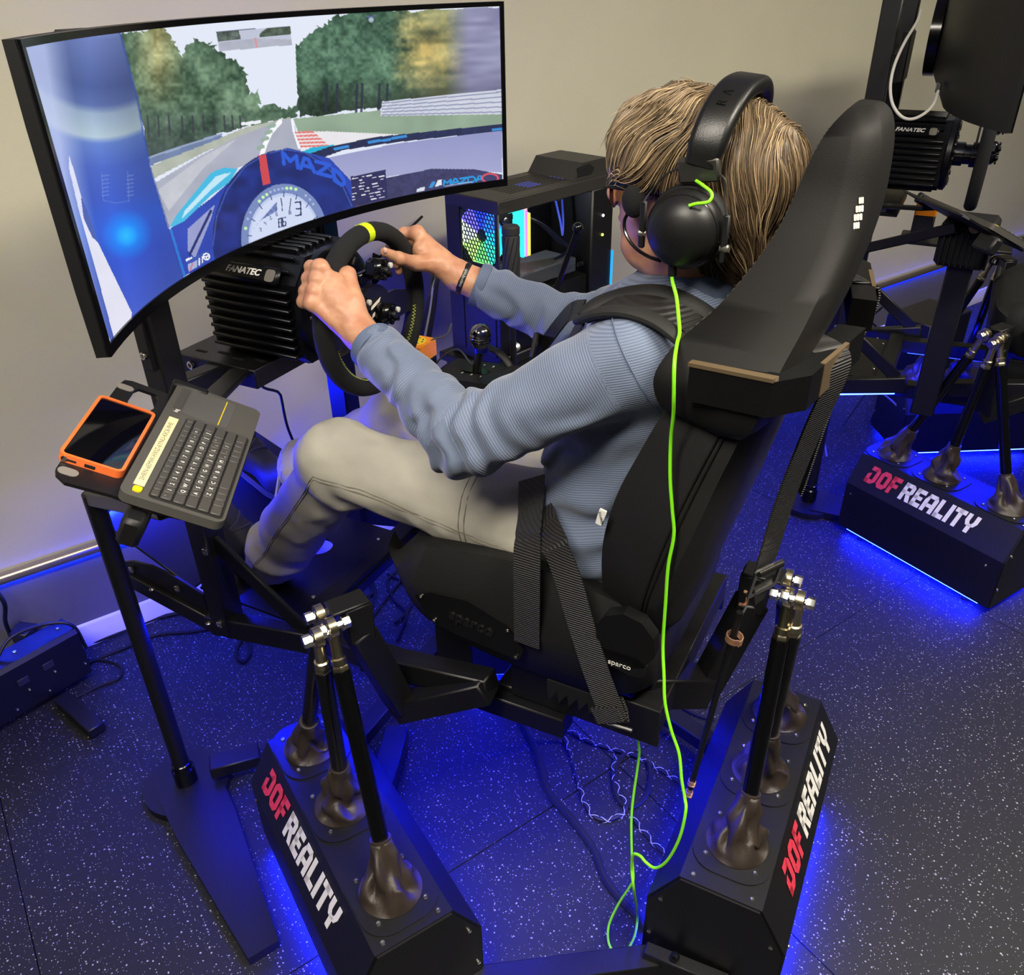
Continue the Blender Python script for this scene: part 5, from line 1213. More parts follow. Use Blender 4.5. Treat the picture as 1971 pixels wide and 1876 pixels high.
# ---- shoes
SHO = mat('black_shoe_leather', (62, 62, 70), .5, bump=.2, bscale=300); SOLE = mat('shoe_sole', (34, 33, 36), .7)
for an, k, toe in ((ANL, KNL, A(1.125, 1.405, .685)), (ANR, KNR, A(1.375, 1.62, .70))):
    f_ = (an-k)/np.linalg.norm(an-k); heel = an+f_*.085+A(0, -.02, 0); d_ = toe-heel; d_ /= np.linalg.norm(d_); lat = A(1, 0, 0)-d_*d_[0]; lat /= np.linalg.norm(lat); up = np.cross(lat, d_); up = up if up@(k-an) > 0 else -up
    L = .265
    def shoe_fn(p, an=an, heel=heel, d_=d_, lat=lat, up=up, f_=f_):
        q_ = np.stack([(p-heel)@d_, (p-heel)@lat, (p-heel)@up], 1)
        d = sd_cone(q_, A(.012, 0, .035), A(.12, 0, .036), .037, .040); d = smin(d, sd_cone(q_, A(.12, 0, .03), A(.225, 0, .026), .043, .034), .03)
        d = smin(d, sd_cone(p, an-f_*.03, an+f_*.04, .047, .042), .03); return smax(d, -(q_[:, 2]-.004), .004)
    lo = np.minimum(heel, toe)-.12; hi = np.maximum(heel, toe)+.12
    sh = obj('shoe', sdf_mesh('shoe', shoe_fn, lo, hi, .006), SHO, person, label='dark grey lace-up shoe')
    M_ = frame(V(heel), V(d_), V(np.cross(up, d_)), V(up))
    q = MB(); q.M = M_; ol = [(-.03, -.028), (.0, -.036), (.1, -.036), (.17, -.046), (.225, -.04), (.262, -.015), (.262, .015), (.225, .04), (.17, .046), (.1, .036), (0, .036), (-.03, .028)]
    q.prism(ol, (0, 0, -.016), (1, 0, 0), (0, 1, 0), .022); so = obj('sole', q, SOLE, sh)
    for kk in range(4): q = MB(); q.M = M_; q.prism([(x*1.006, y*1.03) for x, y in ol], (0, 0, -.013+.005*kk), (1, 0, 0), (0, 1, 0), .0016); obj('sole_line', q, mat('sole_line', (120, 116, 118), .6), so)
    for kk in range(6):
        q = MB(); x0 = .075+kk*.021
        f2 = lambda y, x: on_surf(shoe_fn, np.array(heel)+d_*x+lat*y+up*.12, up)
        q.tube([f2(-.026+.008*t*7 if False else -.026+.052*t, x0+(.016*t if kk % 2 else -.016*t+.016))+V(up)*.0025 for t in np.linspace(0, 1, 7)], .0028, 6); obj('lace', q, mat('lace_grey', (84, 84, 96), .8), sh)
# ---- hair
def hair_fn(p):
    q = p.copy(); q[:, 0] = np.abs(q[:, 0]-HX)
    d = sd_ell(q, (0, .352, 1.515), (.097, .118, .092)); d = smin(d, sd_ell(q, (0, .415, 1.545), (.080, .072, .055)), .04); d = smin(d, sd_ell(q, (.02, .285, 1.43), (.066, .058, .085)), .04); d = smin(d, sd_ell(q, (.05, .42, 1.515), (.043, .045, .045)), .03)
    d = smin(d, sd_ell(q, (.0, .27, 1.50), (.085, .062, .07)), .04)
    face = sd_box(q, (0, .50, 1.415), (.2, .085, .085), .03); d = smax(d, -face, .02)
    side = sd_ell(q, (.10, .40, 1.40), (.07, .075, .075)); d = smax(d, -side, .02)
    lowc = -(q[:, 2]-1.355-.0); d = smax(d, lowc, .01)
    return d-.004*vnoise(p*A(1, 1, .4), 60, 31)-.003*vnoise(p, 25, 33)
hv, hq = sdf_verts(hair_fn, (HX-.13, .19, 1.33), (HX+.13, .52, 1.64), .005)
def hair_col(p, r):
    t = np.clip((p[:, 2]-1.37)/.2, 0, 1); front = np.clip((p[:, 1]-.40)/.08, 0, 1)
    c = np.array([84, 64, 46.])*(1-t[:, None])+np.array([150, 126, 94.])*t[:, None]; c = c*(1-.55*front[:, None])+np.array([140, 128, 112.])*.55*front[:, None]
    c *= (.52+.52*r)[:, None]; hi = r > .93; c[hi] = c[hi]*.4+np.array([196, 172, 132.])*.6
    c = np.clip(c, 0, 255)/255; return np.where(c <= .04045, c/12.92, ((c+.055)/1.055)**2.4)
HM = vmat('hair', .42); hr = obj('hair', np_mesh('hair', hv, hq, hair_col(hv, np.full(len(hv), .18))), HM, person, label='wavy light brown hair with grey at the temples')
rg = np.random.default_rng(11); NS = 9000; idx = rg.choice(len(hv), NS); seg_n = 9
P = hv[idx].copy(); vel = np.zeros_like(P); rr_ = rg.random(NS); paths = [P.copy()]
def grad(p, e=.003): return np.stack([hair_fn(p+e*np.eye(3)[i])-hair_fn(p-e*np.eye(3)[i]) for i in range(3)], 1)/(2*e)
clump = vnoise(P, 45, 41); step = .0068+.005*rg.random(NS); keep = P[:, 2] > 1.365
for k in range(seg_n):
    n_ = grad(P); n_ /= np.maximum(np.linalg.norm(n_, axis=1, keepdims=True), 1e-6)
    yy = P[:, 1]-.345; side = np.sign(P[:, 0]-HX); top = np.clip((P[:, 2]-1.55)/.05, 0, 1)
    fl = np.stack([side*(.25+.9*top), np.where(yy > 0, .15+.55*np.clip(yy/.1, 0, 1), .35*yy/.1), -1+.75*top], 1)
    fl += .8*np.stack([vnoise(P, 22, 51), vnoise(P, 22, 53), vnoise(P, 22, 55)], 1)
    fl -= n_*(fl*n_).sum(1, keepdims=True); fl /= np.linalg.norm(fl, axis=1, keepdims=True)+1e-6
    vel = fl if k == 0 else .5*vel+.5*fl; vel /= np.linalg.norm(vel, axis=1, keepdims=True)
    P = P+vel*step[:, None]; d = hair_fn(P); tgt = .001+.005*(clump*.5+.5)+(.004+.02*(rr_ > .975))*(k/seg_n)**2*rr_; P = P+n_*(tgt-d)[:, None]*.6; paths.append(P.copy())
paths = np.stack(paths, 1)[keep]; rr_ = rr_[keep]; m_ = len(paths)
tg_ = np.gradient(paths, axis=1); nn = np.array([.6, -.5, .6]); s1 = np.cross(tg_, nn); s1 /= np.linalg.norm(s1, axis=2, keepdims=True)+1e-9; s2 = np.cross(tg_, s1); s2 /= np.linalg.norm(s2, axis=2, keepdims=True)+1e-9
wd_ = (.00062*np.array([.7, 1, 1, 1, 1, .95, .9, .8, .6, .15]))[None, :, None]*(.6+.8*rr_)[:, None, None]
ring_ = [paths+wd_*(s1*math.cos(a)+s2*math.sin(a)*.7) for a in (0, 2.1, 4.2)]
sv_ = np.stack(ring_, 2).reshape(-1, 3); base_ = np.arange(m_)[:, None, None]*30+np.arange(9)[None, :, None]*3; q_ = []
for a, b in ((0, 1), (1, 2), (2, 0)): q_.append(np.stack([base_+a, base_+b, base_+3+b, base_+3+a], -1).reshape(-1, 4))
sc_ = np.repeat(hair_col(paths[:, 3], rr_), 30, axis=0)
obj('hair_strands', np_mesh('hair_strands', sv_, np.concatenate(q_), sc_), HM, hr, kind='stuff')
# eyebrow, eye
for s in (-1, 1):
    q = MB(); q.sphere((HX+s*.030, .447, 1.474), .0125, 12, 8); obj('eye', q, mat('eye_white', (230, 225, 218), .2), body)
# ================================================================== headset
hd = thing('headset', 'black over-ear headset with foam microphone on the driver', 'headset', (XC, .33, 1.40))
CUPX = 1.148; cc = V((CUPX, .333, 1.444)); CUPM = mat('headset_black', (17, 17, 17), .42); PAD = mat('ear_pad', (14, 14, 15), .7)
for s in (-1, 1):
    c = V((XC+s*(XC-CUPX), .333, 1.444)); o = V((s, 0, 0))
    q = MB(); q.lathe([(.03, -.026), (.054, -.022), (.058, -.012), (.056, 0), (.05, .004)], c, o, 32); obj('ear_pad', q, PAD, hd, ang=60)
    q = MB(); q.lathe([(.050, -.002), (.054, .002), (.054, .012), (.050, .017), (.049, .020), (.046, .030), (.038, .040), (.024, .046), (.010, .0485), (.001, .049)], c, o, 36); cp = obj('ear_cup', q, CUPM, hd, ang=50)
    q = MB(); q.lathe([(.0475, .0205), (.049, .022), (.0475, .0235)], c, o, 36); obj('cup_ring', q, BLKG, cp)
    for k in (-1, 1):    # pivots and wire yoke
        pv = c+V((s*.012, k*.054+.0, -.010 if k > 0 else -.018)); q = MB(); q.lathe([(.006, 0), (.006, .010), (.004, .012)], pv, (s*.3, k, 0), 12); obj('yoke_pivot', q, mat('pivot_grey', (120, 116, 108), .35, metal=.7), hd)
        q = MB(); q.beam(pv+V((s*.004, k*.004, .045)), pv+V((s*.004, k*.004, -.02)), .005, .010, up=(0, 1, 0)); obj('yoke_bar', q, BLKP, hd)
        q = MB(); q.tube(cat_spline([pv+V((s*.004, k*.004, .044)), V((c.x+s*.010, c.y+k*.050, 1.492)), V((c.x+s*.006, .326+k*.040, 1.513)), V((c.x+s*.0, .326+k*.018, 1.525))], 5), .0014, 6); obj('yoke_wire', q, BLKP, hd)
    q = MB(); q.box((c.x-s*.002+s*.004, .322, 1.522), (.014, .056, .032), Matrix.Rotation(s*.18, 3, 'Y')@Matrix.Rotation(-.12, 3, 'X'), .003); obj('slider', q, mat('slider_grey', (58, 57, 54), .4, metal=.3), hd)
# padded band
BP = []; BN = []
for k in range(33):
    a = PI*k/32; e = .80
    x = math.copysign(abs(math.cos(a))**e, math.cos(a)); z = math.sin(a)**.85 if math.sin(a) > 0 else 0
    BP.append(V((XC-.119*x, .320-.017*z, 1.528+.086*z))); BN.append(V((-math.cos(a)*1.0, -.1, math.sin(a)+.05)))
prof = rrect(.050, .023, .009, 4); q = MB(); vs = []; fs = []; n = len(prof)
for i, p in enumerate(BP):
    T = (BP[min(i+1, 32)]-BP[max(i-1, 0)]).normalized(); N = (BN[i]-T*BN[i].dot(T)).normalized(); S = T.cross(N); w = 1 if 1 < i < 31 else .9
    vs += [p+S*a*w+N*(b*w) for a, b in prof]
for i in range(32):
    for k in range(n): fs.append((i*n+k, i*n+(k+1) % n, (i+1)*n+(k+1) % n, (i+1)*n+k))
fs += [tuple(range(n)), tuple(32*n+k for k in range(n))]
q.add(vs, fs); band = obj('headband', q, mat('band_leatherette', (15, 15, 15), .38, bump=.1, bscale=500), hd, ang=60)
i = 9; T = (BP[i+1]-BP[i-1]).normalized(); N = (BN[i]-T*BN[i].dot(T)).normalized(); S = T.cross(N)
obj('lettering', text_mesh('R  Λ', .017, frame(BP[i]+N*.0112, T, N.cross(T), N), depth=.0003), mat('embossed_dark', (5, 5, 5), .3), band, label='letters pressed into the headband')
# microphone on the left cup
q = MB(); q.tube(cat_spline([U(1272, 502, x=1.135), U(1245, 492, x=1.140), U(1220, 474, x=1.147), U(1204, 448, x=1.155), U(1202, 425, x=1.16), U(1210, 408, x=1.162)], 8), .0026, 8); bm_ = obj('microphone_boom', q, BLKG, hd)
q = MB(); mc_ = U(1219, 388, x=1.162); q.sphere(mc_, (.016, .0165, .0225), 20, 14, Matrix.Rotation(-.2, 3, 'X')); obj('microphone_foam', q, mat('mic_foam', (12, 12, 12), .95, bump=.8, bscale=700), bm_, ang=80)
LIME = mat('lime_cable', (132, 232, 30), .45)
q = MB(); q.tube(cat_spline([U(1340, 348, x=1.135), U(1352, 356, x=1.125), U(1370, 372, x=1.118), U(1364, 388, x=1.112), U(1340, 392, x=1.108), U(1326, 396, x=1.106)], 6), .0022, 8); obj('cup_lead', q, LIME, hd)
q = MB(); q.cyl(U(1294, 505, x=1.128), U(1294, 530, x=1.128), .0062, 12); obj('cable_plug', q, BLKP, hd)
# ---- the green cable
cab = thing('headset_cable', 'bright lime green headset cable hanging down the seat to the floor', 'cable', (.95, .3, 0))
pa = [U(1293, 528, x=1.128), U(1295, 545, x=1.118), U(1302, 572, x=1.105), U(1306, 610, x=1.080), U(1308, 640, x=1.055), U(1303, 662, x=1.02), U(1298, 700, x=.972), U(1297, 760, x=.967), U(1296, 800, x=.978), U(1291, 850, x=.990), U(1290, 920, x=.987), U(1294, 980, x=.984), U(1297, 1030, x=.982), U(1286, 1090, x=.980), U(1281, 1160, x=.980), U(1276, 1240, x=.978), U(1278, 1300, x=.96), U(1280, 1352, x=.945), U(1292, 1405, x=.935), U(1307, 1450, x=.925), U(1312, 1500, x=.91), U(1318, 1535, x=.90)]
pb_ = [U(1320, 1560, x=.885), U(1308, 1612, x=.872), U(1285, 1655, x=.865), U(1262, 1670, x=.865), U(1244, 1660, x=.868), U(1232, 1647, x=.872), U(1219, 1645, x=.876), U(1216, 1672, x=.876), U(1221, 1720, x=.872), U(1227, 1760, z=.05), U(1222, 1800, z=.008), U(1205, 1830, z=.008), U(1187, 1835, z=.008), U(1172, 1815, z=.008), U(1172, 1780, z=.03), U(1190, 1740, z=.08), U(1213, 1705, z=.14), U(1219, 1690, z=.16), U(1216, 1640, z=.2), U(1216, 1560, z=.28), U(1228, 1470, z=.38), U(1230, 1440, z=.42), U(1223, 1400, z=.47), U(1222, 1380, z=.5)]
q = MB(); q.tube(cat_spline(pa+pb_, 6), .0026, 8); obj('cable', q, LIME, cab)
q = MB(); q.tube([U(1222, 1382, z=.5), U(1228, 1332, z=.57)], .009, 8); obj('connector', q, BLKP, cab)
q = MB(); q.tube([U(1228, 1332, z=.57), U(1232, 1300, z=.62)], .004, 8); obj('lead', q, BLKP, cab)
# ================================================================== glasses
gl = thing('glasses', 'black framed glasses with amber lenses on the driver', 'glasses', (XC, .47, 1.46))
for s in (-1, 1):
    c = V((XC+s*.034, .476, 1.466)); ol = rrect(.052, .044, .012, 5); il = rrect(.046, .038, .010, 5); ex = V((1, -s*.18, 0)).normalized()
    q = MB(); q.ring(ol, il, c-V((0, .002, 0)), ex, (0, .05, 1), .004); obj('lens_rim', q, mat('glasses_brown', (58, 30, 20), .25), gl)
    q = MB(); q.prism(il, c, ex, (0, .05, 1), .0015); obj('lens', q, mat('amber_lens', (255, 226, 190), .05, trans=1., ior=1.1), gl)
    q = MB(); q.tube([V((XC+s*.063, .472, 1.480)), V((XC+s*.078, .44, 1.482)), V((XC+s*.082, .38, 1.478)), V((XC+s*.084, .345, 1.470))], .004, 6, flat=(1.5, .6)); obj('temple_arm', q, BLKG, gl)
q = MB(); q.tube([V((XC-.010, .480, 1.472)), V((XC, .484, 1.474)), V((XC+.010, .480, 1.472))], .0025, 6); obj('bridge', q, mat('glasses_brown', (58, 30, 20), .25), gl)
# ================================================================== wristband
f_ = V(WRR-ELR).normalized(); c_ = V(WRR)-f_*.012
wbnd = thing('wristband', 'black rubber wristband printed with white letters on the right wrist', 'wristband', c_)
q = MB(); lp = []; e1 = f_.orthogonal().normalized(); e2 = f_.cross(e1)
for k in range(32):
    a = 2*PI*k/32; d_ = e1*math.cos(a)+e2*math.sin(a); p = on_surf(hand_fn(RP, WRR, ELR), np.array(c_+d_*.02), np.array(d_)); lp.append(p+d_*.001)
q.tube(lp, .006, 8, closed=True, flat=(.35, 1.1), up=e1); obj('band', q, BLKP, wbnd)
d_ = (V(CAM)-c_); d_ = (d_-f_*d_.dot(f_)).normalized(); s_ = d_.cross(f_).normalized(); p_ = on_surf(hand_fn(RP, WRR, ELR), np.array(c_), np.array(d_))
tm_ = text_mesh('thorproject', .0085, Matrix.Identity(4), depth=.0002)
for v in tm_.vertices:
    u_, w_, h_ = v.co; ang = u_/.034; rad = (p_-c_).length+.0037; v.co = c_+(d_*math.cos(ang)+s_*math.sin(ang))*rad+f_*(w_)
obj('lettering', tm_, WHITE, wbnd)
# ================================================================== shoulder pads of the harness
def pad(pts, nm, r=.017, fl=(.55, 1.0)):
    q = MB(); P_ = cat_spline(pts, 6); q.tube(P_, [r*(.55+.45*math.sin(PI*min(1, max(0, i/(len(P_)-1))))**.4) for i in range(len(P_))], 12, flat=fl, up=(0, -.1, 1)); return obj(nm, q, mat('pad_neoprene', (24, 24, 22), .7), hn)
sf = lambda px, py, x, lift=.006: U(px, py, x=x)
pad([sf(1118, 608, 1.115), sf(1150, 585, 1.135), sf(1205, 567, 1.155), sf(1262, 563, 1.165), sf(1310, 575, 1.170), sf(1362, 603, 1.175), sf(1400, 640, 1.17)], 'shoulder_pad')
pad([sf(1110, 618, 1.095), sf(1150, 603, 1.085), sf(1200, 600, 1.080), sf(1255, 615, 1.075), sf(1300, 645, 1.065), sf(1340, 690, 1.06)], 'shoulder_pad')
q = MB(); q.ribbon(cat_spline([sf(1135, 605, 1.11), sf(1200, 585, 1.118), sf(1260, 588, 1.12), sf(1310, 608, 1.12), sf(1352, 640, 1.12)], 6), .048, .003, (-.2, 0, 1)); obj('shoulder_strap', q, WEB, hn)
q = MB(); q.ribbon(cat_spline([sf(1128, 606, 1.11), V((1.13, .50, 1.25)), V((1.16, .535, 1.17)), V((1.2, .56, 1.08))], 6), .045, .003, (-.3, .9, .2)); obj('shoulder_strap', q, WEB, hn)
q = MB(); q.ribbon(cat_spline([V((1.40, .33, 1.345)), V((1.405, .43, 1.330)), V((1.40, .50, 1.275)), V((1.385, .545, 1.20)), V((1.36, .565, 1.12))], 6), .045, .003, (.1, .8, .6)); obj('shoulder_strap', q, WEB, hn)
q = MB(); q.ribbon(cat_spline([sf(1120, 596, 1.32), sf(1098, 600, 1.33), sf(1075, 625, 1.34), sf(1045, 665, 1.35)], 5), .042, .003, (-.5, .3, .6)); obj('chest_strap', q, mat('shiny_strap', (16, 16, 17), .25), hn)
q = MB(); bx_ = sf(1037, 668, 1.35); q.box(bx_, (.05, .012, .05), Matrix.Rotation(.5, 3, 'Y'), .003); obj('chest_buckle', q, mat('buckle_dark', (60, 58, 55), .3, metal=.8), hn)
# ================================================================== PC tower on a side table
PXD = V(ROT@_hvp(2879.0)); PXD.z = 0; PXD.normalize(); PYD = V((-PXD.y, PXD.x, 0)); PC0 = U(958, 389, d=2.1); PH, PLn, PW_ = .455, .47, .205
Z3 = V((0, 0, 1))
def PCp(a, b, h): return PC0+PXD*a+PYD*b-Z3*h
PCM = frame(PC0, PXD, PYD)
pc = thing('computer_tower', 'black gaming computer tower with coloured fan lights beside the monitor', 'computer', PCp(PLn/2, PW_/2, PH))
CASE = mat('case_black', (20, 20, 21), .45); GR = mat('case_grey', (46, 45, 42), .5)
def cbx(nm, a0, a1, b0, b1, h0, h1, m, par, bev=.003):
    q = MB(); q.M = PCM; q.box(((a0+a1)/2, (b0+b1)/2, -(h0+h1)/2), (abs(a1-a0), abs(b1-b0), abs(h1-h0)), b=bev); return obj(nm, q, m, par)
cbx('top_panel', 0, PLn, 0, PW_, 0, .035, GR, pc); cbx('bottom_panel', 0, PLn, 0, PW_, PH-.03, PH, CASE, pc); cbx('far_panel', 0, PLn, PW_-.006, PW_, .03, PH-.02, CASE, pc)
cbx('front_panel', PLn-.10, PLn, 0, PW_, .03, PH-.02, CASE, pc, .006)
# rear wall round a real fan opening
cbx('rear_panel', 0, .006, 0, .018, .03, PH-.02, CASE, pc); cbx('rear_panel', 0, .006, .145, PW_, .03, PH-.02, CASE, pc); cbx('rear_panel', 0, .006, .018, .145, .17, PH-.02, CASE, pc)
fan = obj('rear_fan', MB().lathe([(.064, 0), (.064, .02)], PCp(.02, .081, .10), PXD, 28), mat('fan_dark', (8, 8, 10), .6), pc)
cols = [(40, 70, 255), (90, 90, 255), (20, 190, 255), (60, 230, 220), (110, 235, 120), (190, 220, 110), (240, 200, 190), (150, 110, 240)]
for k in range(8):
    a = 2*PI*k/8; q = MB(); q.M = PCM
    ex = V((0, math.cos(a), -math.sin(a))); ey = V((0, math.sin(a), math.cos(a)))
    q.prism([(.016, -.010), (.078, -.034), (.078, .032), (.018, .010)], (.017, .081, -.10), ex, ey, -.002, (1, 0, 0)); cc_ = [(200, 214, 190), (170, 220, 110), (110, 225, 110), (60, 225, 190), (30, 190, 250), (40, 120, 255), (40, 70, 255), (110, 100, 255)][k]
    obj('fan_blade', q, mat('fan_glow_%d_%d_%d' % cc_, cc_, .5, emit=cc_, estr=2.2), fan)
q = MB(); q.M = PCM     # hexagonal guard
for r in range(13):
    for c in range(12):
        b_ = .022+c*.0115+(.00575 if r % 2 else 0); h_ = .036+r*.0105
        if b_ > .142: continue
        o_ = circ2(.0066, 6, PI/6); i_ = circ2(.0048, 6, PI/6)
        q.ring(o_, i_, (.004, b_, -h_), (0, 1, 0), (0, 0, 1), .0015)
obj('fan_guard', q, CASE, pc, kind='stuff', smooth=False)
# top mesh and raised front handle
q = MB(); q.M = PCM
for i in range(26):
    for j in range(9):
        q.prism(rrect(.0045, .009, .002, 2), (.09+i*.0095, .045+j*.0145, .0002), (1, 0, 0), (0, 1, 0), .0004)
obj('top_vents', q, mat('vent_dark', (14, 14, 16), .6), pc, kind='stuff', smooth=False)
for a0, a1, m_ in ((.17, .23, (70, 80, 190)), (.31, .35, (70, 80, 190))):
    q = MB(); q.M = PCM
    for i in range(int((a1-a0)/.0095)):
        for j in range(1, 5): q.prism(rrect(.004, .008, .002, 2), (a0+i*.0095, .045+j*.0145, .0007), (1, 0, 0), (0, 1, 0), .0003)
    obj('top_glow', q, mat('vent_blue', m_, .6, emit=m_, estr=.9), pc, kind='stuff', smooth=False)
q = MB(); q.M = PCM; q.prism([(PLn-.16, 0), (PLn-.125, .042), (PLn-.02, .042), (PLn, .03), (PLn, 0)], (0, PW_-.012, 0), (1, 0, 0), (0, 0, 1), .175); q2 = q
obj('top_handle', q, GR, pc, ang=25)
q = MB(); q.M = PCM; q.prism([(0, .005), (.0, .03), (.05, .034), (.07, .02), (.06, .005)], (PLn-.145, .0195, .002), (1, 0, 0), (0, 0, 1), .003); obj('handle_opening', q, mat('slot_dark', (4, 4, 6), .9), pc)
# inside: board, memory, card, cooler tubes
cbx('inner_wall', .006, PLn-.10, PW_-.05, PW_-.045, .04, PH-.03, mat('inner_black', (13, 13, 15), .5), pc)
for k in range(3):
    cs_ = [(60, 230, 220), (255, 130, 220), (250, 215, 90)][k]; cbx('memory_stick', .150+k*.012, .158+k*.012, .06, .10, .045+.012*k, .185, mat('mem_%d' % k, cs_, .4, emit=cs_, estr=1.6), pc, .001)
cbx('memory_light', .145, .18, .055, .062, .036, .043, mat('mem_0', (60, 230, 220), .4), pc, .001)
cbx('graphics_card', .03, .33, .02, .14, .215, .255, mat('card_grey', (120, 124, 130), .35, metal=.3), pc)
cbx('power_cover', .006, PLn-.10, .012, PW_-.05, .27, PH-.03, mat('cover_grey', (30, 30, 30), .5), pc)
obj('lettering', text_mesh('GEFORCE RTX', .016, PCM@frame((.30, .0105, -.235), (1, 0, 0), (0, 0, 1)), depth=.0003), mat('card_print', (90, 96, 100), .5), pc)
for k in range(3):
    q = MB(); q.M = PCM; q.tube(cat_spline([(.15, .10, -.075-.004*k), (.22, .07+.006*k, -.10), (.30, .06, -.16-.006*k), (.34, .06, -.20), (.27, .05, -.215-.004*k)], 6), .0035, 6); obj('coolant_tube', q, mat('tube_blue_black', (36, 42, 70), .3), pc)
for k in range(2): q = MB(); q.M = PCM; q.tube(cat_spline([(.30+.03*k, .08, -.045), (.315+.012*k, .07, -.12), (.325, .07, -.16)], 6), .003, 6); obj('lit_tube', q, mat('tube_violet', (90, 110, 220), .4, emit=(70, 90, 220), estr=.6), pc)
q = MB(); q.M = PCM; q.tube([(.06+.022*math.cos(a), .07, -.10+.022*math.sin(a)) for a in np.linspace(.3, 4.4, 14)], .003, 6); obj('pump_ring', q, mat('pump_glow', (255, 220, 240), .4, emit=(255, 200, 235), estr=2), pc)
l_ = bpy.data.lights.new('case_fill_light', 'POINT'); l_.energy = .5; l_.color = (.75, .85, 1.); l_.shadow_soft_size = .001; lo_ = bpy.data.objects.new('case_fill_light', l_); COL.objects.link(lo_); lo_.location = PCp(.2, .09, .05); lo_.parent = pc; lo_.matrix_parent_inverse = pc.matrix_basis.inverted()  # unseen point lamp added to brighten the inside of the case
q = MB(); q.M = PCM; q.box(((PLn-.10)/2+.003, .002, -.5*PH), (PLn-.112, .003, PH-.07)); obj('glass_panel', q, mat('smoked_glass', (225, 226, 230), .03, trans=1., ior=1.06), pc)
for h_ in (.05,): q = MB(); q.M = PCM; q.lathe([(.009, 0), (.009, .006), (.006, .008)], (.022, .0, -h_), (0, -1, 0), 14); obj('thumb_screw', q, STEEL, pc)
for h_, cl in ((.11, (255, 255, 255)), (.165, (220, 240, 90)), (.33, (80, 240, 190)), (.40, (220, 250, 240))):
    q = MB(); q.M = PCM; q.sphere((PLn-.05, -.001, -h_), .004, 10, 6); obj('status_light', q, mat('st_%d_%d' % cl[:2], cl, .4, emit=cl, estr=3), pc)
q = MB(); q.M = PCM; q.box((PLn-.003, -.002, -.30), (.006, .006, .16)); obj('front_light_bar', q, mat('bar_cyan', (40, 150, 220), .4, emit=(30, 140, 210), estr=1.2), pc)
for k in range(3): q = MB(); q.M = PCM; q.box((-.004, .03+.05*k, -.235), (.012, .03, .014), b=.002); obj('rear_socket', q, mat('socket_grey', (60, 60, 62), .4), pc)
# table
tb_ = thing('side_table', 'plain black side table carrying the computer tower', 'table', PCp(PLn/2, PW_/2, PH+.02))
zt = (PC0-Z3*PH).z
q = MB(); q.M = PCM; q.box((PLn/2, PW_/2, -PH-.0125), (PLn+.06, PW_+.06, .025), b=.003); obj('table_top', q, BLK, tb_)
for a in (0, PLn):
    for b in (0, PW_):
        p = PCp(a, b, 0); q = MB(); q.box((p.x, p.y, (zt-.025)/2), (.03, .03, zt-.025), b=.002); obj('leg', q, BLK, tb_)
# cables behind the tower
for k in range(5):
    q = MB(); e = PCp(0, .06+.02*k, .20); x_ = 806+k*9
    q.tube(cat_spline([e, e+V((-.05-.01*k, .03, -.01+.01*k)), U(850-k*5, 520+k*9, d=2.12+.01*k), U(835-k*4, 600, d=2.18), U(822-k*5, 680, d=2.24), U(812-k*4, 760, d=2.32), V((U(812-k*4, 760, d=2.32).x, U(812-k*4, 760, d=2.32).y, .02))], 6), .005 if k < 4 else .004, 7)
    o_ = obj('power_cable', q, BLKP if k != 2 else mat('cable_grey', (120, 120, 122), .5)); tag(o_, ['thickest black cable curving down behind the computer', 'black cable second in the bunch behind the computer', 'grey cable in the bunch behind the computer', 'black cable on the wheel side of the grey cable', 'thinnest black cable furthest from the computer'][k], 'cable', 'cables behind the computer')
# ================================================================== shifter, handbrake, stop button on a side bracket
sb = thing('side_bracket', 'black steel bracket holding the gear shifter right of the seat', 'bracket', (1.58, .95, .5))
q = MB(); q.box((1.615, .985, .862), (.17, .38, .010), b=.002); obj('bracket_plate', q, BLK, sb)
q = MB(); q.beam((1.56, .95, .52), (1.56, .95, .86), .05, .05); obj('bracket_post', q, BLK, sb)
q = MB(); q.beam((1.48, .95, .52), (1.58, .95, .52), .05, .05, bev=.002); obj('bracket_arm', q, BLK, sb)
sh = thing('gear_shifter', 'black gear shifter with round chrome knob by the right forearm', 'shifter', (1.595, .93, .868))
q = MB(); yz = [(1.06, .870), (1.06, .915), (1.03, .932), (.86, .942), (.81, .930), (.80, .870)]; q.prism([(y, z) for y, z in yz], (1.535, 0, 0), (0, 1, 0), (0, 0, 1), .12); bod = obj('shifter_body', q, mat('shifter_black', (24, 24, 24), .5), sh, ang=20)
q = MB(); q.prism(rrect(.03, .075, .014, 4), (1.595, .945, .9385), (1, 0, 0), (0, 1, 0), .0015); obj('gate', q, mat('gate_dark', (5, 5, 6), .3), bod)
lm = []
for k, ch in enumerate('135246'):
    p_ = V((1.565 if k < 3 else 1.628, .915+(k % 3)*.025, .9415)); lm.append(text_mesh(ch, .011, frame(p_, (0, -1, 0), (1, 0, 0)), depth=.0001))
bm = bmesh.new()
for e in lm: bm.from_mesh(e)
me = bpy.data.meshes.new('gate_numbers'); bm.to_mesh(me); bm.free(); obj('gate_numbers', me, WHITE, bod, kind='stuff')
obj('lettering', text_mesh('FANATEC', .014, frame(V((1.5345, .845, .915)), (0, -1, 0), (0, 0, 1)), depth=.0002), WHITE, bod)
kb_ = V((1.597, .93, 1.03)); q = MB(); q.tube([V((1.592, .942, .935)), kb_-V((0, 0, .018))], [.0105, .009], 14); obj('lever', q, BLKG, sh)
CHR = mat('chrome_knob', (150, 148, 146), .12, metal=1.)
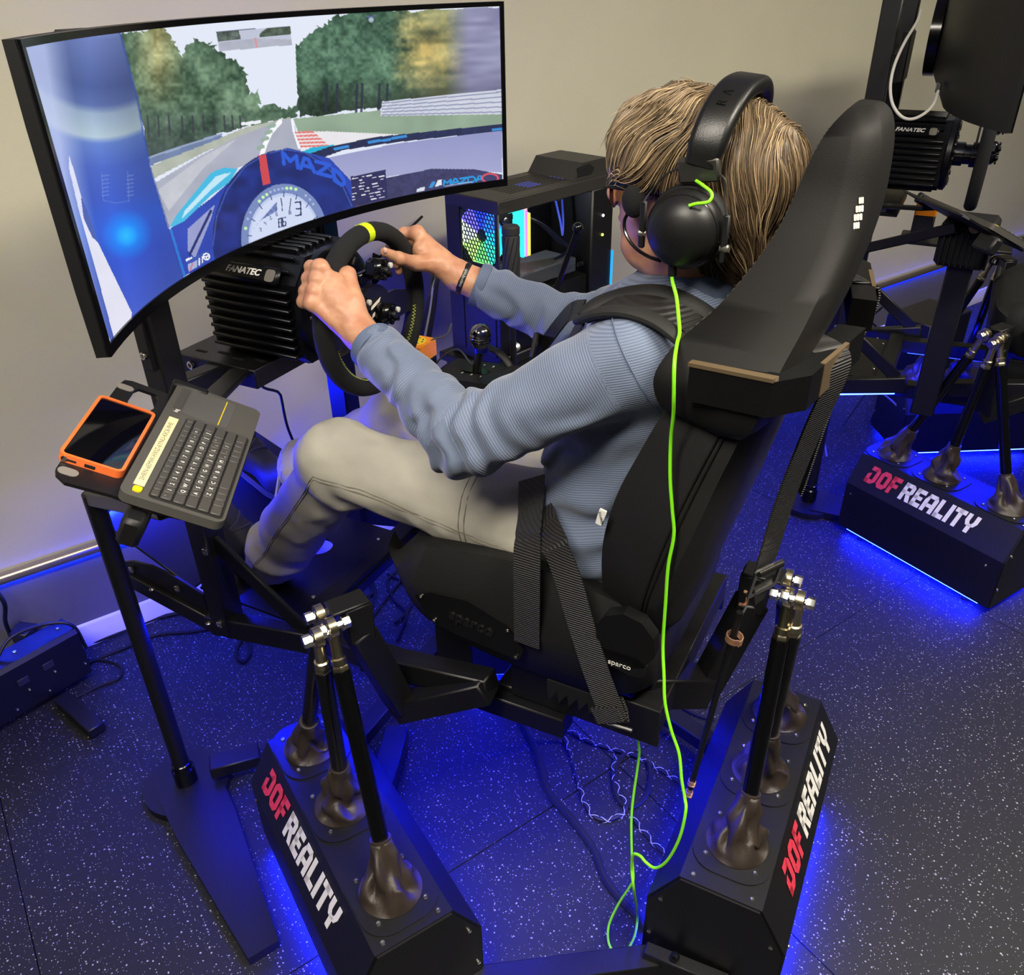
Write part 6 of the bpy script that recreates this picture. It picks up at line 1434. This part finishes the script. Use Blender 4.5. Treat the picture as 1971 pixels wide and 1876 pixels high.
q = MB(); q.lathe([(.012, -.044), (.017, -.040), (.017, -.026), (.021, -.020), (.0255, -.010), (.0262, 0), (.0245, .010), (.019, .020), (.010, .0255), (.001, .027)], kb_, (0, 0, 1), 26); kn = obj('knob', q, CHR, sh, ang=60)
for k in range(3): q = MB(); q.lathe([(.0258, -.002), (.0268, 0), (.0258, .002)], kb_+V((0, 0, -.012+.006*k)), (0, 0, 1), 26); obj('knob_ring', q, BLKG, kn)
q = MB(); q.lathe([(.0175, 0), (.0175, .012)], kb_-V((0, 0, .040)), (0, 0, 1), 20); obj('knob_collar', q, mat('collar_blue', (30, 34, 120), .25, metal=.8), kn)
es = thing('stop_button', 'orange emergency stop box beside the steering wheel', 'button', (1.585, 1.105, .868), 'orange stop boxes')
ORG = mat('stop_orange', (255, 150, 10), .45)
def stop_box(t, p, D=V((0, 0, 0))):
    q = MB(); q.M = Matrix.Translation(D); q.box(p+V((0, 0, .041)), (.072, .072, .082), b=.004); obj('box_base', q, BLKP, t)
    q = MB(); q.M = Matrix.Translation(D); q.prism(rrect(.074, .074, .006, 3), p+V((0, 0, .082)), (1, 0, 0), (0, 1, 0), .04); lid = obj('box_lid', q, ORG, t)
    q = MB(); q.M = Matrix.Translation(D); q.prism(circ2(.026, 28), p+V((0, 0, .122)), (1, 0, 0), (0, 1, 0), .0015); pl = obj('yellow_disc', q, mat('disc_yellow', (250, 214, 40), .5), t)
    for k in range(8): a = 2*PI*k/8; q = MB(); q.M = Matrix.Translation(D); q.box(p+V((.019*math.cos(a), .019*math.sin(a), .1238)), (.003, .006, .0006), Matrix.Rotation(a, 3, 'Z')); obj('print_mark', q, BLKM, pl)
    return lid
stop_box(es, V((1.585, 1.105, .868)))
hb = thing('handbrake', 'upright handbrake lever with ribbed black grip in front of the computer', 'handbrake', (1.68, .885, .868))
q = MB(); q.box((1.675, .885, .892), (.05, .12, .048), b=.004); obj('brake_base', q, BLK, hb)
q = MB(); q.cyl((1.675, .885, .90), (1.68, .8875, 1.14), .008, 12); obj('brake_lever', q, BLKP, hb)
hb0, hb1 = U(985, 556, x=1.68), U(986, 434, x=1.68); hb1.y = hb0.y
q = MB(); ax_ = (hb1-hb0); q.lathe([(.0185, 0), (.0195, .004), (.0195, ax_.length-.022), (.0185, ax_.length-.02), (.0205, ax_.length-.018), (.0205, ax_.length-.004), (.017, ax_.length)], hb0, ax_, 24); gp = obj('grip', q, mat('grip_rubber', (30, 30, 31), .7), hb)
for k in range(10):
    q = MB(); e1 = V((1, 0, 0)); e2 = V((0, 1, 0)); pts_ = []
    for i in range(14): t = i/13; a = k*2*PI/10+t*1.5; pts_.append(hb0+V((0, 0, .006+t*(ax_.length-.03)))+(e1*math.cos(a)+e2*math.sin(a))*.0195)
    q.tube(pts_, .0012, 5); obj('grip_rib', q, BLKP, gp)
q = MB(); q.tube(cat_spline([U(940, 668, x=1.66), U(965, 682, x=1.66), U(982, 705, x=1.655), U(988, 735, x=1.65)], 6), .012, 10, flat=(.5, 1.)); obj('guard_arc', q, BLKP, hb)
q = MB(); q.lathe([(.012, 0), (.012, .004), (.006, .006)], U(992, 668, x=1.70), (-.6, -.5, .5), 14); obj('guard_bolt', q, STEEL, hb)
mp = thing('boom_rod', 'thin black rod with clamp leaning in front of the computer glass', 'rod', (1.74, .80, .87))
q = MB(); q.cyl(U(1112, 440, x=1.76), U(1055, 600, x=1.74), .0065, 10); obj('rod', q, BLKG, mp)
q = MB(); q.cyl(U(1055, 600, x=1.74), V((1.735, .83, .868)), .0065, 10); obj('rod_lower', q, BLKG, mp)
q = MB(); q.sphere(U(1112, 438, x=1.76), (.014, .012, .012), 12, 8); obj('ball_clamp', q, BLKG, mp)
for a, b, c, lab in (((858, 645, 1.64), (826, 660, 1.60), (818, 720, 1.585), 'thin grey lead looping from shifter towards the computer'), ((908, 700, 1.60), (880, 672, 1.6), (840, 700, 1.59), 'second thin lead looping over the shifter plate')):
    q = MB(); q.tube(cat_spline([U(*a[:2], x=a[2])+V((.03, 0, .02)), U(*a[:2], x=a[2]), U(*b[:2], x=b[2]), U(*c[:2], x=c[2]), V((U(*c[:2], x=c[2]).x, U(*c[:2], x=c[2]).y, .872))], 6), .0022, 6); tag(obj('signal_lead', q, mat('lead_grey', (70, 70, 74), .45)), lab, 'cable', 'signal leads')
# ================================================================== floor box by the wall
p0 = U(178, 1292, z=.03); p1_ = U(0, 1398, z=.03); bd = (p1_-p0).normalized(); bn = V((-bd.y, bd.x, 0)); bn = bn if bn.y > 0 else -bn
fbx = thing('floor_cabinet', 'long black metal case on the floor at the left by the wall', 'case', p0+bd*.25)
q = MB(); q.prism([(0, 0), (0, .148), (.012, .158), (.085, .158), (.085, 0)], p0, bn, Z3, .6, bd); cb_ = obj('case_body', q, BLK, fbx, ang=20)
q = MB(); q.beam(U(120, 1345, z=.018), U(188, 1406, z=.018), .045, .03); obj('foot_bar', q, BLK, fbx)
for k in (.1, .5): q = MB(); q.box(p0+bd*k+bn*.04-V((0, 0, .015)), (.03, .03, .03)); obj('foot', q, BLKM, fbx)
for a, h_ in ((.10, .10), (.17, .095)): q = MB(); q.box(p0+bd*a-bn*.001+V((0, 0, h_)), (.03, .004, .022), Matrix.Rotation(math.atan2(bd.y, bd.x), 3, 'Z'), .001); obj('latch', q, mat('latch_grey', (40, 40, 42), .5), cb_)
bolts(fbx, [(p0+bd*a-bn*.0005+V((0, 0, h_)), -bn) for a, h_ in ((.09, .07), (.165, .06), (.01, .04), (.21, .02), (.12, .02))], .004)
bolts(fbx, [(p0+bd*a+bn*.05+V((0, 0, .158)), Z3) for a in (.03, .15, .2, .3)], .005)
pq = U(44, 1212, z=.16); pa_ = thing('power_adapter', 'blue-lit plug adapter standing behind the floor case', 'adapter', (pq.x, pq.y, 0))
q = MB(); q.box((pq.x, pq.y, .08), (.05, .055, .16), Matrix.Rotation(.3, 3, 'Z'), .006); obj('adapter_body', q, BLKP, pa_)
q = MB(); q.box(pq+V((0, 0, .003)), (.056, .06, .008), Matrix.Rotation(.3, 3, 'Z'), .003); obj('adapter_cap', q, mat('adapter_dark', (34, 34, 40), .4), pa_)
q = MB(); q.tube(cat_spline([U(-20, 1120, z=.36), U(8, 1160, z=.30), U(10, 1195, z=.22), U(20, 1222, z=.15)], 6), .006, 8); obj('adapter_cord', q, BLKP, pa_)
q = MB(); q.sphere(U(12, 1220, z=.13), .008, 10, 6); obj('red_lamp', q, mat('red_lamp', (255, 40, 40), .4), pa_)
q = MB(); q.tube(cat_spline([p0+bd*.2+bn*.05+V((0, 0, .162)), p0+bd*.14+bn*.06+V((0, 0, .20)), p0+bd*.05+bn*.05+V((0, 0, .19)), p0+bd*.0+bn*.02+V((0, 0, .165)), p0-bd*.01+bn*.01+V((0, 0, .08))], 6), .005, 8); obj('case_cord', q, BLKP, fbx)
# ================================================================== loose cables
def cable(pts, r, lab, m=BLKM, grp=None, n=7):
    q = MB(); q.tube(cat_spline(pts, 7), r, n); return tag(obj('floor_cable', q, m), lab, 'cable', grp)
F = lambda x, y, z=.006: U(x, y, z=z)
cable([wallp(1.28, 1.1, .02)]+[U(524, 700, y=1.55), U(540, 760, y=1.55), U(553, 820, y=1.55), U(578, 885, y=1.55), U(590, 960, y=1.52), F(600, 1080)], .004, 'thin black cable hanging down the wall behind the pedals')
cable([F(150, 1245), F(210, 1225), F(300, 1190), F(360, 1175), F(420, 1150)], .006, 'black cable lying along the baseboard behind the pole')
cable([F(170, 1275), F(230, 1250), F(300, 1222), F(370, 1215), F(440, 1205), F(472, 1222), F(482, 1250), F(470, 1272), F(455, 1262), F(462, 1235), F(490, 1215), F(540, 1200)], .005, 'black cable with a small loop on the floor under the pedals')
cable([F(160, 1270), F(200, 1270), F(232, 1282), F(228, 1305), F(190, 1320), F(150, 1340)], .004, 'thin dark cord curling beside the floor case')
cable([F(950, 1290), F(965, 1335), F(1000, 1380), F(1030, 1440), F(1045, 1490), F(1060, 1530), F(1095, 1570), F(1140, 1630), F(1165, 1690), F(1195, 1730), F(1228, 1765), F(1245, 1790)], .009, 'thick black cable snaking across the blue floor between the boxes')
BRD = mat('braid_black', (20, 20, 24), .6); BRW = mat('braid_white', (210, 212, 220), .5)
def braid(pts, lab):
    t = thing('braided_cable', lab, 'cable', V(pts[0])*1, 'braided cables'); P_ = cat_spline(pts, 10); q = MB(); q.tube(P_, .0055, 8); obj('cable_core', q, BRD, t)
    for s in (1, -1):
        q = MB(); L_ = 0; H_ = []
        for i in range(len(P_)):
            T = (P_[min(i+1, len(P_)-1)]-P_[max(i-1, 0)]).normalized(); e1 = T.cross(V((.3, .2, 1))).normalized(); e2 = T.cross(e1); L_ += (P_[i]-P_[i-1]).length if i else 0; a = s*L_*150; H_.append(P_[i]+(e1*math.cos(a)+e2*math.sin(a))*.006)
        q.tube(H_, .0008, 4); obj('white_thread', q, BRW, t)
braid([F(1045, 1305, .3), F(1060, 1360, .15), F(1080, 1410, .03), F(1095, 1440), F(1115, 1510), F(1128, 1550), F(1150, 1575), F(1180, 1575), F(1205, 1555), F(1190, 1520), F(1180, 1490), F(1185, 1455)], 'black and white braided cable dropping from the seat and curling up')
braid([F(965, 1320), F(1030, 1370), F(1080, 1395), F(1130, 1425), F(1190, 1445), F(1225, 1455), F(1270, 1480), F(1310, 1505)], 'black and white braided cable running across to the rear box')
braid([F(1215, 1570), F(1235, 1595), F(1262, 1625), F(1285, 1645)], 'short end of braided cable near the green loop')
cable([F(1212, 1445), F(1190, 1465), F(1182, 1510), F(1195, 1545), F(1225, 1550), F(1248, 1520), F(1250, 1475), F(1232, 1450), F(1212, 1447)], .006, 'black cable coiled in a ring behind the green cable')
cable([F(1245, 1335), F(1290, 1350), F(1340, 1375), F(1375, 1385)], .005, 'short dark cable under the rear of the seat')
cable([F(752, 1008), F(735, 1025), F(715, 1055), F(695, 1095), F(682, 1120)], .008, 'pale blue network cable behind the pedal plate', mat('network_blue', (70, 120, 225), .5))
cable([F(690, 985, .25), F(682, 1010, .15), F(676, 1050, .05), F(674, 1100), F(668, 1130)], .006, 'black cord hanging behind the left knee')
rngc = np.random.default_rng(5)
for k in range(6):
    x0, y0 = 695+k*17, 1050+rngc.uniform(0, 60); pts_ = [F(x0, y0)]
    for i in range(4): x0 += rngc.uniform(-45, 40); y0 += rngc.uniform(15, 60); pts_.append(F(min(x0, 800), y0))
    cable(pts_, .004, 'dark tangled lead, %s, on the floor below the front of the seat' % ['the leftmost', 'second from the left', 'third from the left', 'third from the right', 'second from the right', 'the rightmost'][k], grp='tangled leads under the seat')
# ================================================================== second rig along the wall
D2 = V((1.925, -.985, 0))
def clone(root, D, label, skip=()):
    r = root.copy(); COL.objects.link(r); r.location = root.location+D; r['label'] = label
    def rec(src, dst):
        for ch in list(src.children):
            if ch.name.split('.')[0] in skip: continue
            c = ch.copy(); COL.objects.link(c); c.parent = dst; c.matrix_parent_inverse = ch.matrix_parent_inverse.copy(); rec(ch, c)
    rec(root, r); return r
byname = lambda n: bpy.data.objects[n]
UP = lambda h: V((0, 0, h))
clone(byname('curved_monitor'), D2+V((.02, -.06, .06)), 'black back of the second curved monitor at the top right')
clone(byname('wheel_motor'), D2+UP(.03), 'black finned wheel motor of the second rig at the right')
clone(byname('steering_wheel'), D2+UP(.03), 'dark steering wheel of the second rig seen edge on')
clone(byname('simulator_frame'), D2, 'black steel chassis of the second rig at the right', ('heel_fill_strip',))
clone(byname('stop_button'), D2+UP(.01), 'orange emergency stop box on the second rig')
clone(byname('side_bracket'), D2, 'black steel side bracket of the second rig')
clone(PBOX[0], D2, 'black motion box lettered DOF REALITY of the second rig at the right edge')
clone(PBOX[2], D2, 'far black motion box of the second rig lit blue')
clone(byname('racing_seat'), D2, 'black racing seat of the second rig cut by the right edge')
clone(byname('keyboard_tray'), D2, 'thin black tray of the second rig seen nearly edge on', TRAY_SKIP)
clone(byname('keyboard'), D2, 'dark keyboard on the tray of the second rig', ('key_legends',))
pb2 = U(1556, 962, z=.02)
p2 = pole_stand((pb2.x, pb2.y, 0), .98, 'round black pole on a flat foot behind the seat belt', [(U(1800, 1018, z=.02), .024)], 'floor poles')
q = MB(); q.beam(V((pb2.x, pb2.y, .97)), K(.2, .06, -.035)+D2, .035, .03); obj('tray_arm', q, BLK, p2)
fmx = U(1862, 462, d=2.45); fm = thing('finned_motor', 'square black finned motor with bronze disc under the second tray', 'motor', fmx-UP(.07))
q = MB(); q.box(fmx, (.15, .14, .13), Matrix.Rotation(-.1, 3, 'Z'), .012); obj('motor_case', q, BLKM, fm)
for k in range(9): q = MB(); q.box(fmx+V((-.078, -.06+.015*k, -.01)), (.012, .006, .10), Matrix.Rotation(-.1, 3, 'Z'), .001); obj('cooling_fin', q, BLKM, fm)
q = MB(); q.lathe([(.016, 0), (.016, .003), (.010, .004)], fmx+V((-.078, -.01, .055)), (-1, -.2, .3), 20); obj('bronze_disc', q, mat('bronze_disc', (190, 160, 130), .4, metal=.5), fm)
q = MB(); q.box((fmx.x, fmx.y, (fmx.z-.065+.5)/2), (.07, .07, fmx.z-.065-.5), b=.004); obj('motor_post', q, BLK, fm)
wc = thing('white_cable', 'white cable looping down from the second monitor', 'cable', U(1740, 220, d=2.35))
q = MB(); q.tube(cat_spline([U(1772, 20, d=2.45), U(1765, 42, d=2.42), U(1742, 80, d=2.38), U(1722, 125, d=2.35), U(1714, 165, d=2.34), U(1718, 200, d=2.33), U(1735, 224, d=2.33), U(1756, 229, d=2.34), U(1780, 218, d=2.36), U(1797, 200, d=2.38), U(1806, 175, d=2.40)], 6), .0042, 8); obj('cable', q, mat('cable_white', (205, 203, 196), .5), wc)
q = MB(); q.box(U(1806, 168, d=2.40), (.014, .014, .026), b=.002); obj('plug', q, STEEL, wc)
rngc = np.random.default_rng(9)
for k in range(9):      # cable nest behind the second rig
    c0 = U(1635+k*9, 580+rngc.uniform(0, 90), z=.45+rngc.uniform(0, .12)); pts_ = [c0]
    for i in range(4): pts_.append(pts_[-1]+V((rngc.uniform(-.12, .12), rngc.uniform(-.12, .12), -.11)))
    pts_[-1].z = .008; q = MB(); q.tube(cat_spline(pts_, 6), .004, 6); tag(obj('loose_lead', q, BLKP if k % 3 else mat('cable_grey', (120, 120, 122), .5)), ['grey lead hanging closest to the seat in the cable nest of the second rig', 'black lead in the cable nest, the one nearest the seat', 'black lead in the cable nest, second from the seat', 'grey lead in the middle of the cable nest of the second rig', 'black lead in the cable nest, third from the seat', 'black lead in the cable nest, fourth from the seat', 'grey lead furthest from the seat in the cable nest of the second rig', 'black lead in the cable nest, fifth from the seat', 'black lead in the cable nest, furthest from the seat'][k], 'cable', 'cable nest of the second rig')
bx3 = thing('amplifier_box', 'flat black box on the floor behind the second pedals', 'box', U(1790, 620, z=.2)); c_ = U(1790, 600, z=.36)
q = MB(); q.box((c_.x, c_.y, .19), (.34, .22, .34), Matrix.Rotation(math.radians(-27), 3, 'Z'), .004); obj('box_body', q, BLK, bx3);
